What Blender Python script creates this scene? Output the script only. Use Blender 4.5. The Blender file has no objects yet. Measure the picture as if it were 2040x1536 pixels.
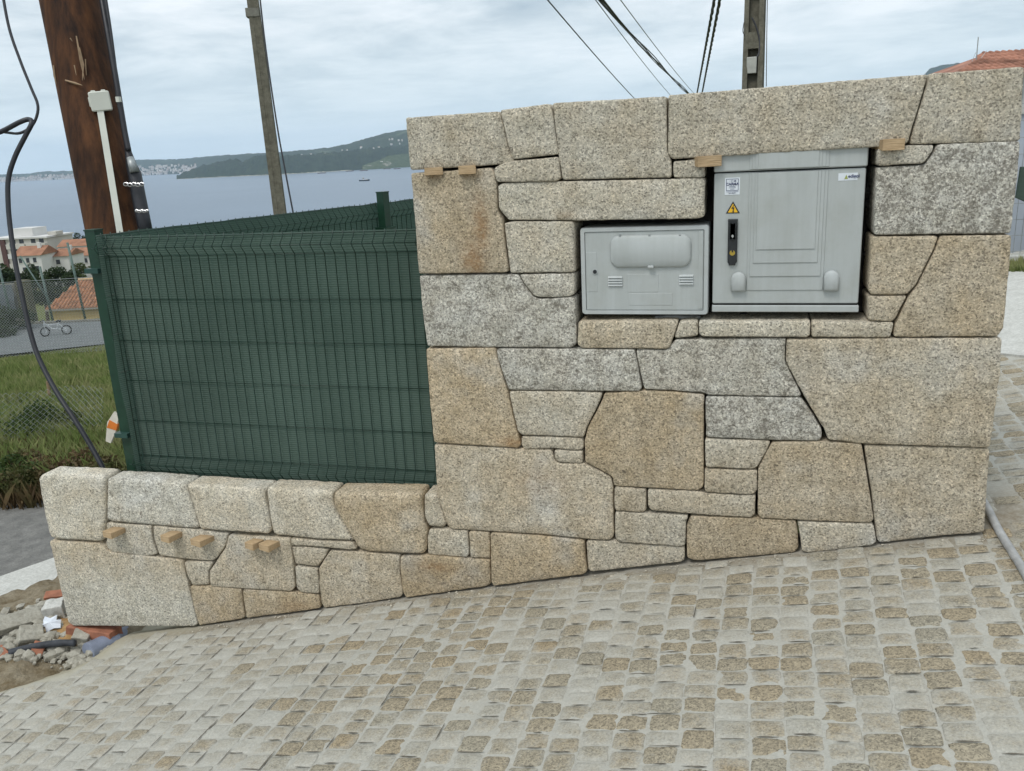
import bpy, bmesh, math, random
import numpy as np
from mathutils import Vector, Matrix, noise as mnoise
from mathutils.geometry import delaunay_2d_cdt
random.seed(7); rng = np.random.default_rng(7)
scn = bpy.context.scene
col = scn.collection

# ------------------------------------------------------------------ camera model (metres; wall face is the plane y = 0)
F, CX, CY = 1690., 1020., 768.
def ray(p): return np.array([(p[0]-CX)/F, (p[1]-CY)/F, 1.])
def hor(x): return 301. - .05*(x-CX)
_a, _b = ray((0, hor(0))), ray((2040, hor(2040)))
_up = np.cross(_a, _b); _up /= np.linalg.norm(_up); _up *= -np.sign(_up[1])
_vx = ray((-5060., 605.)); _vx -= _up*(_vx@_up); _vx /= np.linalg.norm(_vx)
R3 = np.array([-_vx, np.cross(_up, -_vx), _up])
EYE = 1.7
C = np.array([0., -3.4, EYE])
def wray(p): return R3@ray(p)
def onY(p, y=0.): d = wray(p); return C+d*((y-C[1])/d[1])
def onZ(p, z): d = wray(p); return C+d*((z-C[2])/d[2])
def at(p, depth): return C+wray(p)*depth
KS, K0 = .2183, -.0403            # street: z = KS*x + K0
def onStreet(p):
    d = wray(p); t = (KS*C[0]+K0-C[2])/(d[2]-KS*d[0]); return C+d*t
def hp(px, d, z=0.):
    """the point of height z that the photograph shows in column px at camera depth d"""
    xc = (px-CX)/F*d; yc = (z-EYE-R3[2, 0]*xc-R3[2, 2]*d)/R3[2, 1]
    q = C+R3@np.array([xc, yc, d]); return np.array([q[0], q[1], z])
def proj(P):
    q = R3.T@(np.array(P, float)-C); return CX+F*q[0]/q[2], CY+F*q[1]/q[2], q[2]

cam = bpy.data.cameras.new('camera'); camo = bpy.data.objects.new('camera', cam); col.objects.link(camo)
cam.sensor_width = 36; cam.lens = F*36/2040; cam.clip_end = 30000; cam.clip_start = .05
M = Matrix.Identity(4)
for i in range(3):
    M[i][0] = R3[i][0]; M[i][1] = -R3[i][1]; M[i][2] = -R3[i][2]; M[i][3] = C[i]
camo.matrix_world = M
scn.camera = camo

# ------------------------------------------------------------------ world, sun, exposure
SUN_EL, SUN_AZ = math.radians(58), math.radians(205)     # azimuth of the sun, from +Y clockwise
w = bpy.data.worlds.new('World'); scn.world = w; w.use_nodes = True
nt = w.node_tree; nt.nodes.clear()
def N(nt, typ, **kw):
    n = nt.nodes.new(typ)
    for k, v in kw.items():
        if k == 'ins':
            for a, b in v.items():
                if isinstance(b, bpy.types.NodeSocket): nt.links.new(b, n.inputs[a])
                else: n.inputs[a].default_value = b
        else: setattr(n, k, v)
    return n
def ramp(nt, fac, stops, interp='LINEAR'):
    n = nt.nodes.new('ShaderNodeValToRGB'); n.color_ramp.interpolation = interp
    e = n.color_ramp.elements
    while len(e) < len(stops): e.new(.5)
    for i, (p, c) in enumerate(stops):
        e[i].position = p; e[i].color = (*c, 1) if len(c) == 3 else c
    nt.links.new(fac, n.inputs[0]); return n.outputs[0]
def math_(nt, op, a, b=None, clamp=False):
    n = nt.nodes.new('ShaderNodeMath'); n.operation = op; n.use_clamp = clamp
    for i, v in enumerate((a, b)):
        if v is None: continue
        if isinstance(v, bpy.types.NodeSocket): nt.links.new(v, n.inputs[i])
        else: n.inputs[i].default_value = v
    return n.outputs[0]
def mix(nt, f, a, b, typ='MIX'):
    n = nt.nodes.new('ShaderNodeMixRGB'); n.blend_type = typ
    for i, v in enumerate((f, a, b)):
        if isinstance(v, bpy.types.NodeSocket): nt.links.new(v, n.inputs[i])
        else: n.inputs[i].default_value = v if i == 0 or len(v) == 4 else (*v, 1)
    return n.outputs[0]
tc = N(nt, 'ShaderNodeTexCoord')
sep = N(nt, 'ShaderNodeSeparateXYZ', ins={0: tc.outputs['Generated']})
zc = math_(nt, 'ADD', math_(nt, 'MAXIMUM', sep.outputs[2], 0.0), .10)
cmb = N(nt, 'ShaderNodeCombineXYZ', ins={0: math_(nt, 'DIVIDE', sep.outputs[0], zc), 1: math_(nt, 'DIVIDE', sep.outputs[1], zc), 2: 0.3})
n1 = N(nt, 'ShaderNodeTexNoise', ins={'Vector': cmb.outputs[0], 'Scale': 1.25, 'Detail': 9, 'Roughness': .63, 'Distortion': .25})
n2 = N(nt, 'ShaderNodeTexNoise', ins={'Vector': cmb.outputs[0], 'Scale': .33, 'Detail': 4, 'Roughness': .5})
cl = math_(nt, 'ADD', math_(nt, 'MULTIPLY', n1.outputs[0], .6), math_(nt, 'MULTIPLY', n2.outputs[0], .4))
ccol = ramp(nt, cl, [(.36, (.36, .44, .50)), (.43, (.49, .565, .61)), (.51, (.68, .74, .77)), (.61, (.87, .90, .92))])
hz = ramp(nt, sep.outputs[2], [(0., (.74, .89, .97)), (.07, (.70, .81, .87)), (.3, (.66, .74, .78))])
hf = ramp(nt, sep.outputs[2], [(0.0, (.1,)*3), (.04, (.3,)*3), (.14, (.92,)*3), (1, (1,)*3)])
skycol = mix(nt, hf, hz, ccol)
zb = ramp(nt, sep.outputs[2], [(0., (1,)*3), (.30, (1,)*3), (1, (1.45,)*3)])
skycol = mix(nt, 1, skycol, zb, 'MULTIPLY')
bgc = N(nt, 'ShaderNodeBackground', ins={0: skycol, 1: 1.0})
sky = N(nt, 'ShaderNodeTexSky', sky_type='NISHITA', sun_disc=False, sun_elevation=SUN_EL, sun_rotation=SUN_AZ, altitude=40)
bgs = N(nt, 'ShaderNodeBackground', ins={0: sky.outputs[0], 1: .10})
mxs = N(nt, 'ShaderNodeMixShader', ins={0: .88, 1: bgs.outputs[0], 2: bgc.outputs[0]})
N(nt, 'ShaderNodeOutputWorld', ins={0: mxs.outputs[0]})

sun = bpy.data.lights.new('sun', 'SUN'); suno = bpy.data.objects.new('sun', sun); col.objects.link(suno)
sun.energy = 1.25; sun.angle = math.radians(18); sun.color = (1, .96, .9)
sd = Vector((math.sin(SUN_AZ)*math.cos(SUN_EL), math.cos(SUN_AZ)*math.cos(SUN_EL), math.sin(SUN_EL)))
suno.rotation_euler = sd.to_track_quat('Z', 'Y').to_euler()
scn.cycles.volume_bounces = 1
scn.view_settings.view_transform = 'Standard'; scn.view_settings.look = 'None'
scn.view_settings.exposure = 0.34; scn.view_settings.gamma = 1; scn.view_settings.use_curve_mapping = False

# ------------------------------------------------------------------ helpers
def tag(o, label=None, cat=None, group=None, kind=None):
    if label: o['label'] = label
    if cat: o['category'] = cat
    if group: o['group'] = group
    if kind: o['kind'] = kind
    return o
def thing(name, loc, label, cat, group=None, rz=0.):
    o = bpy.data.objects.new(name, None); col.objects.link(o); o.location = Vector(loc); o.rotation_euler = (0, 0, rz)
    o.empty_display_size = .1
    return tag(o, label, cat, group)
def link(name, me, mat=None, parent=None, loc=(0, 0, 0)):
    o = bpy.data.objects.new(name, me); col.objects.link(o); o.location = Vector(loc)
    if mat and not me.materials: me.materials.append(mat)
    if parent: o.parent = parent
    return o
def mesh_np(name, V, Fc, smooth=False):
    me = bpy.data.meshes.new(name)
    me.from_pydata([tuple(map(float, v)) for v in V], [], [tuple(int(i) for i in f) for f in Fc])
    if smooth: me.polygons.foreach_set('use_smooth', [True]*len(me.polygons))
    me.update(); return me
def tri_mesh(name, V, T):
    """fast: V (n,3), T (m,k) with a constant number of corners k"""
    V = np.asarray(V, np.float32); T = np.asarray(T, np.int32); k = T.shape[1]
    me = bpy.data.meshes.new(name)
    me.vertices.add(len(V)); me.vertices.foreach_set('co', V.ravel())
    me.loops.add(T.size); me.loops.foreach_set('vertex_index', T.ravel())
    me.polygons.add(len(T)); me.polygons.foreach_set('loop_start', np.arange(len(T), dtype=np.int32)*k)
    me.update(calc_edges=True); me.validate(); return me
def setcol(me, name, arr):
    a = me.color_attributes.new(name, 'FLOAT_COLOR', 'POINT')
    a.data.foreach_set('color', np.asarray(arr, np.float32).ravel())
class MB:
    def __init__(s): s.v = []; s.f = []
    def box(s, x0, x1, y0, y1, z0, z1, mat=None, bev=0):
        b = len(s.v)
        P = [(x0, y0, z0), (x1, y0, z0), (x1, y1, z0), (x0, y1, z0), (x0, y0, z1), (x1, y0, z1), (x1, y1, z1), (x0, y1, z1)]
        if mat is not None: P = [tuple(mat@Vector(p)) for p in P]
        s.v += P
        s.f += [tuple(b+i for i in q) for q in ((0, 3, 2, 1), (4, 5, 6, 7), (0, 1, 5, 4), (1, 2, 6, 5), (2, 3, 7, 6), (3, 0, 4, 7))]
        return s
    def prism(s, poly, y0, y1, inset=0., mat=None):
        """poly: (x,z) list, extruded from y0 (front) to y1 (back); inset shrinks the front for a chamfer"""
        n = len(poly); b = len(s.v); P = np.array(poly, float)
        c = P.mean(0)
        ar = sum(P[i][0]*P[(i+1) % n][1]-P[(i+1) % n][0]*P[i][1] for i in range(n))
        if ar < 0: P = P[::-1]
        rings = []
        if inset:
            rings = [(offset_poly(P, inset), y0), (P, y0+inset), (P, y1)]
        else: rings = [(P, y0), (P, y1)]
        for Q, y in rings: s.v += [(q[0], y, q[1]) for q in Q]
        m = len(rings)
        for k in range(m-1):
            for i in range(n):
                j = (i+1) % n
                s.f.append((b+k*n+i, b+(k+1)*n+i, b+(k+1)*n+j, b+k*n+j))
        s.f.append(tuple(b+i for i in range(n)))
        s.f.append(tuple(b+(m-1)*n+i for i in reversed(range(n))))
        if mat is not None:
            for i in range(b, len(s.v)): s.v[i] = tuple(mat@Vector(s.v[i]))
        return s
    def tube(s, pts, r, n=6, cap=True, tw=0):
        pts = [np.array(p, float) for p in pts]; b = len(s.v); m = len(pts)
        rr = r if hasattr(r, '__len__') else [r]*m
        u = None
        for i, p in enumerate(pts):
            t = pts[min(i+1, m-1)]-pts[max(i-1, 0)]; t /= max(np.linalg.norm(t), 1e-9)
            if u is None:
                a = np.array([0, 0, 1.]) if abs(t[2]) < .9 else np.array([1., 0, 0]); u = np.cross(a, t)
            else: u = u-t*(u@t)
            u /= max(np.linalg.norm(u), 1e-9); v = np.cross(t, u)
            for k in range(n):
                an = 2*math.pi*k/n
                s.v.append(tuple(p+(u*math.cos(an)+v*math.sin(an))*rr[i]))
        for i in range(m-1):
            for k in range(n):
                k2 = (k+1) % n
                s.f.append((b+i*n+k, b+i*n+k2, b+(i+1)*n+k2, b+(i+1)*n+k))
        if cap:
            s.f.append(tuple(b+k for k in reversed(range(n)))); s.f.append(tuple(b+(m-1)*n+k for k in range(n)))
        return s
    def poly(s, pts):
        b = len(s.v); s.v += [tuple(p) for p in pts]; s.f.append(tuple(range(b, b+len(pts)))); return s
    def mesh(s, name, smooth=False): return mesh_np(name, s.v, s.f, smooth)
    def build(s, name, mat, parent=None, smooth=False, loc=(0, 0, 0)):
        return link(name, s.mesh(name, smooth), mat, parent, loc)
def offset_poly(P, d):
    """CCW polygon moved inwards by d"""
    P = np.asarray(P, float); n = len(P); out = []
    for i in range(n):
        a, b, c = P[i-1], P[i], P[(i+1) % n]
        e1 = b-a; e2 = c-b
        n1 = np.array([-e1[1], e1[0]])/max(np.linalg.norm(e1), 1e-9); n2 = np.array([-e2[1], e2[0]])/max(np.linalg.norm(e2), 1e-9)
        m = n1+n2; L = np.linalg.norm(m)
        if L < 1e-6: out.append(b+n1*d); continue
        m /= L; out.append(b+m*d/max(m@n1, .45))
    return np.array(out)
def rrect(x0, x1, z0, z1, r, n=5):
    out = []
    for cx, cz, a0 in ((x1-r, z0+r, -90), (x1-r, z1-r, 0), (x0+r, z1-r, 90), (x0+r, z0+r, 180)):
        for i in range(n+1):
            a = math.radians(a0+90*i/n); out.append((cx+r*math.cos(a), cz+r*math.sin(a)))
    return out
def nz(x, y, z, s): return mnoise.noise(Vector((x*s, y*s, z*s)))
def bez(pts, n=10):
    """Catmull-Rom through points"""
    P = [np.array(p, float) for p in pts]; P = [2*P[0]-P[1]]+P+[2*P[-1]-P[-2]]; out = []
    for i in range(1, len(P)-2):
        for k in range(n):
            t = k/n
            out.append(.5*((2*P[i])+(-P[i-1]+P[i+1])*t+(2*P[i-1]-5*P[i]+4*P[i+1]-P[i+2])*t*t+(-P[i-1]+3*P[i]-3*P[i+1]+P[i+2])*t**3))
    out.append(P[-2]); return out

# ------------------------------------------------------------------ materials
def newmat(name, rough=.8, spec=.3):
    m = bpy.data.materials.new(name); m.use_nodes = True; nt = m.node_tree; nt.nodes.clear()
    p = N(nt, 'ShaderNodeBsdfPrincipled'); p.inputs['Roughness'].default_value = rough
    p.inputs['Specular IOR Level'].default_value = spec
    N(nt, 'ShaderNodeOutputMaterial', ins={0: p.outputs[0]})
    return m, nt, p
def bump(nt, p, h, strength, dist, prev=None):
    b = N(nt, 'ShaderNodeBump', ins={'Height': h, 'Strength': strength, 'Distance': dist})
    if prev is not None: nt.links.new(prev, b.inputs['Normal'])
    nt.links.new(b.outputs[0], p.inputs['Normal']); return b.outputs[0]
def pos(nt): return N(nt, 'ShaderNodeNewGeometry').outputs['Position']
def noise(nt, vec, scale, detail=3, rough=.55, out=0, dist=0.):
    return N(nt, 'ShaderNodeTexNoise', ins={'Vector': vec, 'Scale': scale, 'Detail': detail, 'Roughness': rough, 'Distortion': dist}).outputs[out]
def plain(name, c, rough=.7, var=.12, scale=12., spec=.3, metal=0., bmp=0., bscale=80.):
    m, nt, p = newmat(name, rough, spec)
    P = pos(nt)
    f = noise(nt, P, scale, 4)
    lo = tuple(x*(1-var*1.6) for x in c); hi = tuple(min(1, x*(1+var)) for x in c)
    nt.links.new(ramp(nt, f, [(.3, lo), (.7, hi)]), p.inputs['Base Color'])
    p.inputs['Metallic'].default_value = metal
    if bmp: bump(nt, p, noise(nt, P, bscale, 4), .5, bmp)
    return m

def granite():
    m, nt, p = newmat('granite', .88, .25)
    P = pos(nt)
    at_ = N(nt, 'ShaderNodeAttribute', attribute_name='tint'); s = N(nt, 'ShaderNodeSeparateColor', ins={0: at_.outputs['Color']})
    tan, speck, bri, rust = s.outputs[0], s.outputs[1], s.outputs[2], at_.outputs['Alpha']
    big = noise(nt, P, 5.5, 4, .6); mid = noise(nt, P, 22, 3, .6)
    tf = math_(nt, 'ADD', tan, math_(nt, 'MULTIPLY', math_(nt, 'SUBTRACT', big, .5), 1.1), True)
    base = mix(nt, tf, (.59, .56, .48), (.54, .43, .285))
    base = mix(nt, math_(nt, 'MULTIPLY', ramp(nt, noise(nt, P, 3.1, 3), [(.55, (0,)*3), (.72, (1,)*3)]), .5), base, (.60, .60, .57))
    base = mix(nt, math_(nt, 'MULTIPLY', math_(nt, 'SUBTRACT', speck, .4, True), .75, True), base, (.64, .635, .60))
    # crystals
    vo = N(nt, 'ShaderNodeTexVoronoi', ins={'Vector': P, 'Scale': 185.})
    vs = N(nt, 'ShaderNodeSeparateColor', ins={0: vo.outputs['Color']})
    g = ramp(nt, vs.outputs[0], [(0., (.36,)*3), (.14, (.62,)*3), (.3, (.94,)*3), (.75, (1.08,)*3), (1., (1.5,)*3)])
    base = mix(nt, .85, base, g, 'MULTIPLY')
    fine = noise(nt, P, 88, 4, .8)
    base = mix(nt, .8, base, ramp(nt, fine, [(.3, (.58,)*3), (.5, (1.,)*3), (.7, (1.38,)*3)]), 'MULTIPLY')
    # dark lichen-like specks
    sp = noise(nt, P, 85, 5, .8)
    spb = math_(nt, 'ADD', sp, math_(nt, 'MULTIPLY', math_(nt, 'SUBTRACT', mid, .5), .45))
    sm = ramp(nt, math_(nt, 'SUBTRACT', math_(nt, 'ADD', spb, math_(nt, 'MULTIPLY', speck, .2)), .66), [(0., (0,)*3), (.1, (1,)*3)])
    base = mix(nt, math_(nt, 'MULTIPLY', sm, .72), base, (.14, .125, .10))
    # pits and chips
    pm = ramp(nt, noise(nt, P, 21, 2, .5), [(.725, (0,)*3), (.76, (1,)*3)])
    base = mix(nt, math_(nt, 'MULTIPLY', pm, .6), base, (.13, .115, .09))
    # runs of damp and pale wash down the faces
    mp = N(nt, 'ShaderNodeMapping', ins={0: P, 3: (7, 7, 1.1)})
    ws = noise(nt, mp.outputs[0], 1.6, 5, .7)
    base = mix(nt, 1, base, ramp(nt, ws, [(.32, (.89, .88, .86)), (.5, (1,)*3), (.72, (1.07,)*3)]), 'MULTIPLY')
    # rust
    rf = math_(nt, 'MULTIPLY', rust, ramp(nt, noise(nt, P, 38, 4, .7), [(.3, (.25,)*3), (.62, (1,)*3)]), True)
    base = mix(nt, rf, base, (.34, .17, .055))
    # shallow dirt
    dm = ramp(nt, noise(nt, P, 9, 5, .7), [(.35, (.89, .88, .85)), (.55, (1,)*3)])
    base = mix(nt, 1, base, dm, 'MULTIPLY')
    base = mix(nt, 1, base, N(nt, 'ShaderNodeCombineColor', ins={0: bri, 1: bri, 2: bri}).outputs[0], 'MULTIPLY')
    nt.links.new(base, p.inputs['Base Color'])
    b1 = bump(nt, p, noise(nt, P, 120, 5, .75), 1., .009)
    bump(nt, p, noise(nt, P, 34, 4, .6), .7, .009, b1)
    return m
M_gran = granite()

def sett_mat():
    m, nt, p = newmat('sett_granite', .9, .2)
    P = pos(nt)
    at_ = N(nt, 'ShaderNodeAttribute', attribute_name='tint'); s = N(nt, 'ShaderNodeSeparateColor', ins={0: at_.outputs['Color']})
    edge, cover, hue = s.outputs[0], s.outputs[1], s.outputs[2]
    base = mix(nt, hue, (.285, .258, .198), (.30, .24, .155))
    vo = N(nt, 'ShaderNodeTexVoronoi', ins={'Vector': P, 'Scale': 210.})
    g = ramp(nt, N(nt, 'ShaderNodeSeparateColor', ins={0: vo.outputs['Color']}).outputs[0], [(0., (.4,)*3), (.2, (.7,)*3), (.5, (1,)*3), (1., (1.35,)*3)])
    base = mix(nt, .8, base, g, 'MULTIPLY')
    base = mix(nt, .6, base, ramp(nt, noise(nt, P, 60, 3, .7), [(.3, (.6,)*3), (.7, (1.3,)*3)]), 'MULTIPLY')
    film = mix(nt, noise(nt, P, 7, 4), (.36, .35, .308), (.475, .462, .413))
    film = mix(nt, .75, film, ramp(nt, noise(nt, P, 120, 5, .8), [(.3, (.66,)*3), (.7, (1.28,)*3)]), 'MULTIPLY')
    n_ = math_(nt, 'ADD', math_(nt, 'MULTIPLY', noise(nt, P, 17, 6, .75), 1.1), math_(nt, 'MULTIPLY', noise(nt, P, 95, 4, .75), .75))
    big = math_(nt, 'MULTIPLY', math_(nt, 'SUBTRACT', noise(nt, P, 5.5, 5, .65), .5), 1.5)
    f = math_(nt, 'ADD', math_(nt, 'ADD', math_(nt, 'MULTIPLY', edge, .40), cover), math_(nt, 'ADD', n_, big))
    fm = ramp(nt, math_(nt, 'SUBTRACT', f, .93), [(.0, (.05,)*3), (.5, (.62,)*3), (1.0, (.97,)*3)])
    nt.links.new(mix(nt, fm, base, film), p.inputs['Base Color'])
    b1 = bump(nt, p, noise(nt, P, 130, 4, .7), .8, .003)
    bump(nt, p, noise(nt, P, 40, 4, .6), .6, .005, b1)
    return m
M_sett = sett_mat()

def mortar():
    m, nt, p = newmat('mortar', .95, .15)
    P = pos(nt)
    c = mix(nt, noise(nt, P, 5, 5, .6), (.355, .345, .302), (.465, .452, .405))
    c = mix(nt, .55, c, ramp(nt, noise(nt, P, 90, 5, .8), [(.3, (.72,)*3), (.7, (1.22,)*3)]), 'MULTIPLY')
    d = ramp(nt, noise(nt, P, 14, 5, .7), [(.52, (0,)*3), (.75, (1,)*3)])
    c = mix(nt, math_(nt, 'MULTIPLY', d, .35), c, (.36, .31, .23))
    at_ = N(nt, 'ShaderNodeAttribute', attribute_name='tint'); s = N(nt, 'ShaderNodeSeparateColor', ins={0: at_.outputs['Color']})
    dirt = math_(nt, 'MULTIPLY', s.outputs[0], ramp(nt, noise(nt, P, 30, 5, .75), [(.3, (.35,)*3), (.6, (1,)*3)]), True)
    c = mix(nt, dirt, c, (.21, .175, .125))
    sandm = s.outputs[1]
    c = mix(nt, sandm, c, mix(nt, noise(nt, P, 20, 4), (.33, .30, .22), (.42, .39, .30)))
    nt.links.new(c, p.inputs['Base Color'])
    bump(nt, p, noise(nt, P, 90, 5, .75), .8, .004)
    return m
M_mort = mortar()

def soil(name, a, b, bmp=.02):
    m, nt, p = newmat(name, .95, .1); P = pos(nt)
    c = mix(nt, ramp(nt, noise(nt, P, 9, 6, .7), [(.35, (0,)*3), (.65, (1,)*3)]), a, b)
    c = mix(nt, .6, c, ramp(nt, noise(nt, P, 60, 4, .8), [(.3, (.6,)*3), (.7, (1.3,)*3)]), 'MULTIPLY')
    nt.links.new(c, p.inputs['Base Color']); bump(nt, p, noise(nt, P, 35, 6, .75), .9, bmp); return m
M_soil = soil('rubble_soil', (.19, .145, .085), (.36, .31, .225), .03)
M_orange = soil('orange_sand', (.33, .19, .08), (.42, .28, .14), .008)
M_rock = soil('rubble_rock', (.30, .28, .23), (.44, .42, .36), .008)
M_conc = soil('pale_concrete', (.46, .455, .42), (.56, .555, .52), .003)
M_concg = soil('grey_concrete', (.17, .165, .14), (.24, .235, .205), .006)
M_pole_c = soil('weathered_concrete', (.09, .085, .065), (.155, .147, .115), .006)
M_asph = soil('asphalt', (.15, .148, .14), (.235, .23, .215), .012)
M_court = soil('court_surface', (.13, .14, .145), (.19, .20, .20), .004)
M_grassg = soil('grass_ground', (.08, .095, .03), (.17, .18, .07), .05)
M_brick = plain('red_brick', (.33, .14, .085), .85, .2, 20, bmp=.003)
M_core = plain('wall_core', (.07, .062, .055), .95, .3, 14, bmp=.01, bscale=30)
def polyester(name, c):
    m, nt, p = newmat(name, .5, .35); P = pos(nt)
    mp = N(nt, 'ShaderNodeMapping', ins={0: P, 3: (9, 9, .7)})
    st = ramp(nt, noise(nt, mp.outputs[0], 2.2, 5, .7), [(.35, (.93, .93, .92)), (.65, (1.03,)*3)])
    du = ramp(nt, noise(nt, P, 6, 5, .7), [(.45, (1,)*3), (.75, (.90, .89, .86))])
    sc = ramp(nt, noise(nt, P, 170, 3, .8), [(.68, (1,)*3), (.74, (.86,)*3)])
    col_ = mix(nt, 1, mix(nt, 1, mix(nt, 1, (*c, 1), st, 'MULTIPLY'), du, 'MULTIPLY'), sc, 'MULTIPLY')
    nt.links.new(col_, p.inputs['Base Color'])
    nt.links.new(ramp(nt, noise(nt, P, 11, 4), [(.3, (.42,)*3), (.7, (.62,)*3)]), p.inputs['Roughness'])
    bump(nt, p, noise(nt, P, 260, 2), .25, .0006); return m
M_grey = polyester('grey_polyester', (.41, .435, .43)); M_grey_l = polyester('light_grey_plastic', (.44, .465, .465))
M_black = plain('black_plastic', (.018, .02, .022), .4, .2, 10, .5)
M_dark = plain('dark_gap', (.01, .01, .011), .9, .1)
M_rub = plain('black_cable', (.014, .015, .02), .45, .2, 30, .5)
M_white = plain('white_label', (.66, .70, .74), .5, .03, 30)
M_yel = plain('yellow_sign', (.78, .46, .03), .4, .05, 30)
M_navy = plain('navy_print', (.05, .06, .14), .6, .05)
M_gold = plain('gold_print', (.45, .32, .06), .4, .1, metal=.5)
M_steel = plain('bright_steel', (.6, .6, .6), .3, .1, 30, .5, metal=.9)
M_galv = plain('galvanised_steel', (.33, .35, .35), .45, .15, 30, .5, metal=.5)
M_green = plain('green_coated_steel', (.012, .045, .026), .38, .15, 20, .5)
M_wire = plain('green_coated_wire', (.008, .032, .021), .35, .15, 30, .5)
M_pvc = plain('white_trunking', (.62, .63, .56), .45, .05, 8, .4)
M_pipeg = plain('grey_pipe', (.22, .25, .33), .4, .15, 15, .45, bmp=.001)
M_pipep = plain('pale_conduit', (.37, .37, .365), .6, .2, 15, .4, bmp=.001)
M_orplast = plain('orange_plastic', (.75, .22, .04), .5, .1)
M_paper = plain('white_paper', (.70, .74, .80), .7, .05)
def wood(name, a, b, scale=(60, 60, 4), rough=.8, dirs=None):
    m, nt, p = newmat(name, rough, .2); P = N(nt, 'ShaderNodeTexCoord').outputs['Object']
    mp = N(nt, 'ShaderNodeMapping', ins={0: P, 3: scale})
    f = noise(nt, mp.outputs[0], 1., 5, .65); g = noise(nt, P, 3.5, 4, .6)
    c = mix(nt, ramp(nt, f, [(.3, (0,)*3), (.7, (1,)*3)]), a, b)
    c = mix(nt, .8, c, ramp(nt, g, [(.3, (.55,)*3), (.65, (1.2,)*3)]), 'MULTIPLY')
    nt.links.new(c, p.inputs['Base Color']); bump(nt, p, f, .7, .008); return m
M_pole = wood('creosoted_pine', (.020, .010, .007), (.115, .048, .019), (17, 17, .9), .75)
M_wedge = wood('raw_pine', (.36, .25, .14), (.50, .37, .23), (20, 160, 160), .8)
M_splint = plain('pale_splinter', (.30, .21, .13), .8, .2)

def cloth():
    m, nt, p = newmat('shade_cloth', .85, .2); P = pos(nt)
    w_ = N(nt, 'ShaderNodeTexWave', wave_type='BANDS', bands_direction='Z', wave_profile='SIN', ins={'Vector': P, 'Scale': 29., 'Distortion': 1.1, 'Detail': 2, 'Detail Scale': 1.2})
    big = noise(nt, P, 1.7, 3)
    c = mix(nt, ramp(nt, w_.outputs[0], [(.12, (0,)*3), (.4, (1,)*3)]), (.052, .080, .066), (.108, .148, .124))
    c = mix(nt, 1, c, ramp(nt, big, [(.3, (.8,)*3), (.7, (1.2,)*3)]), 'MULTIPLY')
    nt.links.new(c, p.inputs['Base Color'])
    tr = N(nt, 'ShaderNodeBsdfTranslucent', ins={0: (.08, .16, .12, 1)})
    ad = N(nt, 'ShaderNodeMixShader', ins={0: .32, 1: p.outputs[0], 2: tr.outputs[0]})
    out = [n for n in nt.nodes if n.type == 'OUTPUT_MATERIAL'][0]
    nt.links.new(ad.outputs[0], out.inputs[0])
    bump(nt, p, w_.outputs[0], .5, .002)
    return m
M_cloth = cloth()
def leafmat(name, a, b, c=None):
    m, nt, p = newmat(name, .65, .25)
    oi = N(nt, 'ShaderNodeNewGeometry'); P = oi.outputs['Position']
    f = noise(nt, P, 2.2, 3, .7); r = oi.outputs['Random Per Island']
    cc = mix(nt, r, a, b)
    if c: cc = mix(nt, ramp(nt, f, [(.45, (0,)*3), (.62, (1,)*3)]), cc, c)
    nt.links.new(cc, p.inputs['Base Color'])
    tr = N(nt, 'ShaderNodeBsdfTranslucent', ins={0: cc})
    ms = N(nt, 'ShaderNodeMixShader', ins={0: .3, 1: p.outputs[0], 2: tr.outputs[0]})
    nt.links.new(ms.outputs[0], [n for n in nt.nodes if n.type == 'OUTPUT_MATERIAL'][0].inputs[0]); return m
M_grass = leafmat('grass_blades', (.12, .17, .045), (.25, .30, .10), (.33, .33, .15))
M_dry = leafmat('dry_bramble', (.085, .055, .03), (.19, .13, .065), (.09, .105, .035))
M_shrub = leafmat('shrub_leaves', (.025, .05, .012), (.075, .11, .028))
M_tree = leafmat('tree_leaves', (.018, .036, .014), (.05, .075, .028))
M_tree2 = leafmat('olive_tree_leaves', (.05, .07, .02), (.10, .12, .04))
M_bark = plain('bark', (.09, .07, .05), .9, .3, 30)

# ================================================================== LARGE STRUCTURE
# ------------------------------------------------------------------ sea, ground, hills
SEA = -45.
def sea():
    m, nt, p = newmat('sea_water', .28, .5)
    P = pos(nt)
    nt.links.new(ramp(nt, noise(nt, P, .004, 5, .6), [(.35, (.075, .115, .17)), (.65, (.10, .145, .205))]), p.inputs['Base Color'])
    mp = N(nt, 'ShaderNodeMapping', ins={0: P, 3: (1, 1, 1)})
    b1 = bump(nt, p, noise(nt, mp.outputs[0], .35, 4, .7), 1., .5)
    bump(nt, p, noise(nt, P, .045, 4, .6), .8, 1.6, b1)
    p.inputs['IOR'].default_value = 1.33
    return m
me = mesh_np('sea', [(-14000, -2000, SEA), (12000, -2000, SEA), (12000, 16000, SEA), (-14000, 16000, SEA)], [(0, 1, 2, 3)])
tag(link('sea', me, sea()), kind='structure')

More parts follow.
